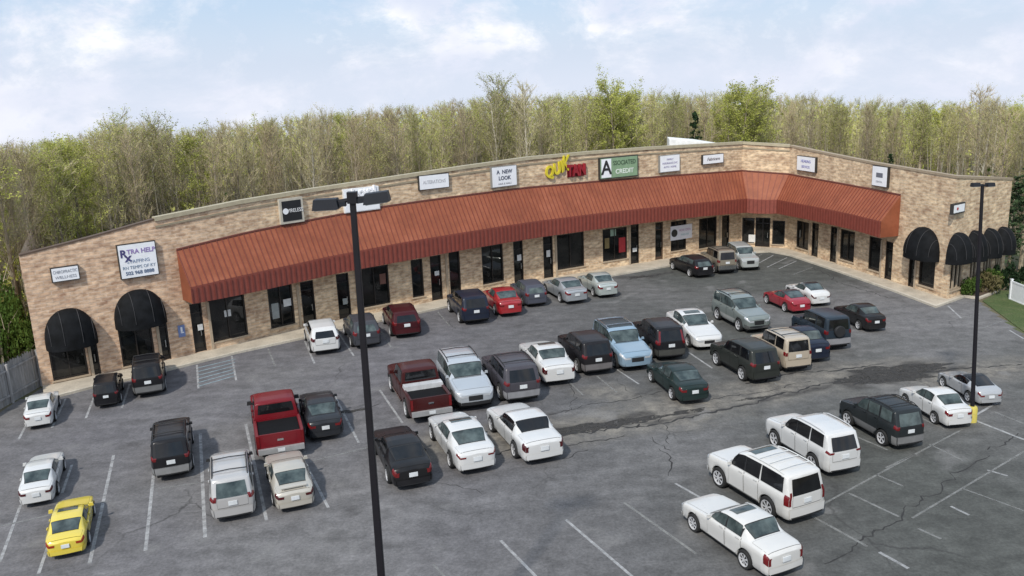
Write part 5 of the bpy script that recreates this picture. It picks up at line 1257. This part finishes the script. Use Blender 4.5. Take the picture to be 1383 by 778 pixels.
def proto_conifer(seed, H, mat, wide=.2):
    rng = random.Random(seed); tr = MB(); tr.tube([(0, 0, 0), (0, 0, H*.5), (0, 0, H*.98)], [.014*H, .009*H, .01], 7, cap=False); cr = TB()
    for b in range(150):
        f = rng.random()**.75; z = H*(.06+.93*f); R_ = H*wide*(1-f)**.85*rng.uniform(.7, 1.15)+.12; az = rng.uniform(0, 2*PI)
        tip = Vector((math.cos(az)*R_, math.sin(az)*R_, z-R_*.28+rng.gauss(0, .08)))
        for q in range(13):
            g = rng.uniform(.15, 1); c = Vector((0, 0, z)).lerp(tip, g); cr.leaf(c+Vector((rng.gauss(0, .12), rng.gauss(0, .12), rng.gauss(0, .1))), rng.uniform(.10, .24), rng)
    me = bpy.data.meshes.new('trunk'); me.from_pydata(tr.v, [], tr.f); me.materials.append(BARK)
    return me, cr.mesh('crown', mat), H
def proto_bush(seed, mat, n=1500, sz=(.06, .13)):
    """unit bush: radius 1, height 1"""
    rng = random.Random(seed); cr = TB(); tr = MB()
    blobs = [(Vector((rng.gauss(0, .42), rng.gauss(0, .42), rng.uniform(.25, .72))), rng.uniform(.25, .45)) for _ in range(9)]
    for _ in range(n):
        c, r = rng.choice(blobs); d = Vector((rng.gauss(0, 1), rng.gauss(0, 1), rng.gauss(0, 1))).normalized(); p = c+d*r*rng.uniform(.55, 1.1)
        if p.z < .02: p.z = .02+abs(p.z)*.2
        cr.leaf(p, rng.uniform(*sz), rng)
    for c, r in blobs: tr.tube([(0, 0, 0), tuple(c*.5), tuple(c)], [.035, .025, .01], 4, cap=False)
    me = bpy.data.meshes.new('stem'); me.from_pydata(tr.v, [], tr.f); me.materials.append(BARK)
    return me, cr.mesh('foliage', mat), 1.0
def plant(name, pr, loc, sc, rz, label, cat, group=None, parts=('trunk', 'crown')):
    e = empty(name, loc, rz, label, cat, group); e.scale = sc
    for nm, me in zip(parts, pr[:2]):
        if len(me.vertices) == 0: continue
        o = bpy.data.objects.new(nm, me); COL.objects.link(o); o.parent = e
    return e
B1, B2, B3 = proto_bush(1, SHRUB), proto_bush(2, DKGRN, 1800), proto_bush(3, leaf_mat('pale_bush', [(.10, .085, .04), (.15, .13, .06), (.20, .18, .09)]), 900)
B4 = proto_bush(5, SHRUB, 6500, (.022, .048))
def bush(pr, px, wid, hei, label, rz=0.0, group=None):
    P = G(px); plant('bush', pr, (P.x, P.y, .05), (wid/2, wid/2, hei), rz, label, 'bush', group, parts=('stem', 'foliage'))
bush(B1, (1311, 401), 1.7, 1.3, 'small round green bush at the left end of the bed by the right arches', 0, 'bushes by the arched windows')
bush(B3, (1331, 396), 1.8, 1.5, 'brownish thin bush in the middle of the bed by the right arches', 1, 'bushes by the arched windows')
bush(B1, (1341, 393), 1.6, 1.5, 'leafy green bush beside the tall dark bush by the right arches', 2, 'bushes by the arched windows')
bush(B2, (1354, 393), 1.7, 2.0, 'tall dark evergreen bush between the arches and the white fence', 3, 'bushes by the arched windows')

for px, lab in [((511, 417), 'clay planter with a small shrub on the sidewalk left of the maroon hatchback')]:
    P = G(px, .13); e = empty('planter', P, 0, lab, 'planter'); mb = MB(); mb.tube([(0, 0, 0), (0, 0, .05), (0, 0, .5), (0, 0, .56), (0, 0, .5)], [.26, .28, .36, .40, .3], 16); mb.build('pot', plain('clay_pot', (.34, .17, .09), .8), e, smooth=40)
    o = bpy.data.objects.new('foliage', B3[1]); COL.objects.link(o); o.parent = e; o.location = (0, 0, .45); o.scale = (.45, .45, .6)
# ================================================================ woodland behind the building
TREETOP = [(-60, 204), (0, 201), (60, 197), (120, 188), (160, 177), (200, 172), (250, 180), (300, 175), (350, 169), (430, 158), (500, 154), (560, 147), (650, 140), (680, 130), (720, 135), (830, 128), (900, 131), (1000, 128), (1100, 132), (1180, 140), (1250, 144), (1320, 137), (1383, 152), (1450, 165)]
protos = {
 'bare': [proto_tree(100+k, 17, 'bare', BARK, OLIVE, TWIG if k % 2 else RTWIG) for k in range(5)],
 'pale': [proto_tree(140+k, 17, 'bare', PALEB, OLIVE, TWIG) for k in range(2)],
 'bud': [proto_tree(200+k, 17, 'bud', BARK, BUD) for k in range(3)],
 'olive': [proto_tree(250+k, 17, 'bud', BARK, OLIVE) for k in range(2)],
 'leafy': [proto_tree(300+k, 17, 'leafy', BARK, BRIGHT) for k in range(2)],
 'conifer': [proto_conifer(400+k, 15, DKGRN) for k in range(2)]}
DESC = {'bare': 'bare grey-brown tree', 'pale': 'pale-trunked bare tree', 'bud': 'budding yellow-green tree', 'olive': 'olive-tinged budding tree', 'leafy': 'bright green leafy tree', 'conifer': 'dark evergreen conifer'}
NAME = {'bare': 'bare_tree', 'pale': 'pale_trunk_tree', 'bud': 'budding_tree', 'olive': 'budding_tree', 'leafy': 'leafy_tree', 'conifer': 'conifer_tree'}
ZONE = [(40, 'beyond the board fence'), (130, 'behind the left corner'), (235, 'behind the RXTRA HELP sign'), (350, 'behind the awning left end'), (430, 'behind the black sign'), (520, 'behind the lamp heads'), (620, 'behind the low wide white sign'), (720, 'behind the A NEW LOOK sign'), (790, 'behind the yellow letters'), (870, 'behind the green sign'), (960, 'behind the white roof housing'), (1060, 'behind the wall bend'), (1140, 'behind the blue lettered sign'), (1220, 'behind the grey emblem sign'), (1300, 'behind the right corner'), (2000, 'behind the right end wall')]
def zone(px):
    for x, t in ZONE:
        if px < x: return t
# distance of the rear of the building along each photo column
import bisect
BP = sorted([(proj(p)[0], p.y) for p in [A[i]-SEG[min(i, 9)][3]*DEPTH for i in range(0, 10)]])
def rear_y(x):
    y = interp(BP, x)
    if x < 40: y = 47+(x+60)*.05
    if x > 1040: y = interp([(1040, 94), (1250, 90), (1383, 74), (1500, 70)], x)
    return y
rng = random.Random(11)
def kind_at(x, r):
    g = rng.random()
    if 60 <= x <= 125 and r < 3 and g < .75: return 'leafy' if g < .15 else 'bud'
    if 805 <= x <= 850 and r < 3 and g < .85: return 'leafy'
    if 975 <= x <= 1020 and r < 3 and g < .8: return 'leafy'
    if 1200 <= x <= 1260 and r < 3 and g < .6: return 'bud'
    w = [.66, .12, .10, .11, .01] if x < 640 else [.46, .14, .22, .16, .02]
    if r > 3: w = [.44, .04, .28, .22, .02]
    for k, p in zip(('bare', 'pale', 'bud', 'olive', 'leafy'), w):
        g -= p
        if g < 0: return k
    return 'bare'
count = {}
n_tree = 0
ROWS = [(2.0, 50, 22), (5.0, 48, 15), (9, 46, 10), (15, 42, 7), (23, 40, 5), (34, 34, 3), (50, 32, 1)]
for r, (off, n, drop) in enumerate(ROWS):
    for k in range(n):
        x = -50+1490*(k+rng.uniform(.08, .92))/n
        y = rear_y(x)+off+rng.uniform(-1.2, 1.2)*(1+r*.4)
        d = ray((x, 300)); P = Vector((d.x/d.y*y, y, 0))
        kd = kind_at(x, r)
        yt = interp(TREETOP, x)+rng.uniform(.1, 1)*drop+rng.uniform(-2, 3)
        if kd in ('leafy', 'bud') and r < 3: yt = interp(TREETOP, x)+rng.uniform(0, 14)
        if kd == 'pale': yt -= 4
        z = 0; lo, hi = 3, 40
        for _ in range(24):
            m = (lo+hi)/2
            if proj((P.x, P.y, m))[1] > yt: lo = m
            else: hi = m
        pr = rng.choice(protos[kd]); h = lo/pr[2]; wsc = h*rng.uniform(.9, 1.25)*(1.25 if kd == 'leafy' else 1)
        tall = 'tall ' if yt < interp(TREETOP, x)+5 else ''
        dep = 'at the wood edge' if r < 2 else ('inside the wood' if r < 4 else 'deep in the wood')
        plant(NAME[kd], pr, (P.x, P.y, 0), (wsc, wsc, h), rng.uniform(0, 6.28), '%s%s %s %s' % (tall, DESC[kd], dep, zone(x)), 'tree', 'woodland trees behind the building'); n_tree += 1
def one(kd, px, dy, ytop, label, wf=1.0, i=0):
    y = rear_y(px)+dy; d = ray((px, 300)); P = Vector((d.x/d.y*y, y, 0)); lo, hi = 1, 40
    for _ in range(24):
        m = (lo+hi)/2
        if proj((P.x, P.y, m))[1] > ytop: lo = m
        else: hi = m
    pr = protos[kd][i]; h = lo/pr[2]; plant(NAME[kd], pr, (P.x, P.y, 0), (h*wf, h*wf, h), px, label, 'tree', 'woodland trees behind the building')
one('leafy', 828, .5, 116, 'tallest bright green tree, rising behind the green sign', 1.15); one('leafy', 997, 1, 120, 'rounded yellow-green tree behind the wall bend', 1.35, 1)
one('bud', 88, .5, 206, 'bright budding tree behind the far left corner of the parapet', 1.3, 1); one('bud', 676, 6, 106, 'tallest budding tree on the skyline behind the A NEW LOOK sign', 1.3)
one('pale', 719, .3, 118, 'bare tree with a bright pale trunk left of the yellow letters', 1.0); one('conifer', 937, .6, 150, 'small dark green conifer behind the white roof housing', 1.0)
one('bud', 182, 4, 163, 'feathery budding tree on the skyline behind the RXTRA HELP sign', 1.3, 1); one('bud', 225, 5, 164, 'second feathery budding tree on the skyline above the RXTRA HELP sign', 1.2, 2); one('conifer', 1197, .3, 208, 'low dark conifer showing over the parapet near the grey emblem sign', 1.3, 1)
one('bud', 1235, 2, 140, 'broad yellow-green tree behind the right corner of the parapet', 1.5, 0); one('bare', 1318, 4, 122, 'tall bare tree over the right lamp post', 1.2, 2)
EDGE = proto_conifer(470, 15, leaf_mat('soft_green_needles', [(.035, .06, .028), (.055, .09, .04), (.085, .125, .055)]))
# evergreens right of the building and the green shrubs left of it
for px, gy, ytop, wf, lab in [((1376, 372), 0, 238, 1.5, 'big dark evergreen filling the space right of the end wall'), ((1392, 380), 0, 215, 1.5, 'second big dark evergreen cut by the right edge of the picture')]:
    P = G(px)+Vector((1.0, 3.0, 0)); h = z_to_curve(P, [(0, ytop), (1500, ytop)])/15; pr = EDGE; plant('conifer_tree', pr, (P.x, P.y, 0), (h*wf, h*wf, h), 0, lab, 'tree')
for px, wd, ytop, lab in [((8, 496), 4.2, 396, 'large green shrub behind the board fence at the left edge'), ((40, 484), 2.6, 428, 'smaller green shrub between the fence and the building corner'), ((-22, 500), 4.5, 385, 'dense green shrub cut by the left edge of the picture')]:
    P = G(px)+Vector((-.3, .6, 0)); h = z_to_curve(P, [(-200, ytop), (1500, ytop)]); plant('bush', B4, (P.x, P.y, 0), (wd/2, wd/2, h), px[0], lab, 'bush', 'shrubs left of the building', parts=('stem', 'foliage'))
# the far wood and the brush, one mass nobody could count
def mass(name, n_st, ymin, ymax, seed, mats, hcurve, leaf=(.1, .3), per=9, hmul=1.0):
    rg = random.Random(seed); t1 = MB()
    for k in range(n_st):
        x = rg.uniform(-140, 1520); y = rear_y(x)+rg.uniform(ymin, ymax); d = ray((x, 300)); P = Vector((d.x/d.y*y, y, 0)); H = z_to_curve(P, hcurve)*rg.uniform(.55, 1.0)*hmul
        mi = 0
        q = P+Vector((rg.gauss(0, .5), rg.gauss(0, .3), H)); w_ = rg.uniform(.03, .09)
        t1.face([P+Vector((-w_, 0, 0)), P+Vector((w_, 0, 0)), q], 0)
        mi = 1 if rg.random() < .6 else 2
        for _ in range(per):
            f = rg.uniform(.25, 1.02); c = P.lerp(q, f)+Vector((rg.gauss(0, H*.09), rg.gauss(0, H*.09), 0))
            if rg.random() < .5:
                e_ = c+Vector((rg.gauss(0, .5), rg.gauss(0, .5), rg.uniform(.5, 1.6))); t1.face([c+Vector((-.03, 0, 0)), c+Vector((.03, 0, 0)), e_], 0)
            else:
                for _ in range(3):
                    c2 = c+Vector((rg.gauss(0, .4), rg.gauss(0, .4), rg.gauss(0, .4))); a = Vector((rg.gauss(0, 1), rg.gauss(0, 1), rg.gauss(0, 1))).normalized()*rg.uniform(*leaf); b_ = a.cross(Vector((rg.gauss(0, 1), rg.gauss(0, 1), rg.gauss(0, 1)))).normalized()*rg.uniform(*leaf)
                    t1.face([c2+a, c2+b_, c2-a, c2-b_], mi)
    tag(t1.build(name, mats), kind='stuff'); 
mass('woodland', 8000, 12, 105, 5, [TWIG, OLIVE, BUD], [(x, y+6) for x, y in TREETOP], per=12)
mass('undergrowth', 1300, .5, 40, 6, [BARK, OLIVE, SHRUB], [(-200, 330), (200, 290), (700, 205), (1040, 185), (1383, 225), (1500, 230)], per=7)
# slim saplings standing between the trees: countless pale stems
rg = random.Random(9); mb = MB()
for k in range(3600):
    x = rg.uniform(-80, 1460); y = rear_y(x)+(rg.uniform(.3, 20) if x > 45 else rg.uniform(4, 22)); d = ray((x, 300)); P = Vector((d.x/d.y*y, y, 0)); H = z_to_curve(P, TREETOP)*rg.uniform(.45, .92)
    w_ = rg.uniform(.022, .06); q = P+Vector((rg.gauss(0, .35), rg.gauss(0, .35), H)); m_ = P.lerp(q, .5)+Vector((rg.gauss(0, .12), rg.gauss(0, .12), 0)); mi = 0 if rg.random() < .75 else 1
    for ax in (Vector((1, 0, 0)), Vector((0, 1, 0))):
        mb.face([P-ax*w_, P+ax*w_, m_+ax*w_*.7, m_-ax*w_*.7], mi); mb.face([m_-ax*w_*.7, m_+ax*w_*.7, q], mi)
    for _ in range(4):
        f = rg.uniform(.35, .95); c = (P.lerp(m_, f*2) if f < .5 else m_.lerp(q, f*2-1)); az = rg.uniform(0, 6.28); l_ = rg.uniform(.6, 1.8)
        e_ = c+Vector((math.cos(az)*l_*.5, math.sin(az)*l_*.5, l_)); mb.face([c-ZV*.025, c+ZV*.025, e_], mi)
tag(mb.build('saplings', [BARK, PALEB]), kind='stuff')
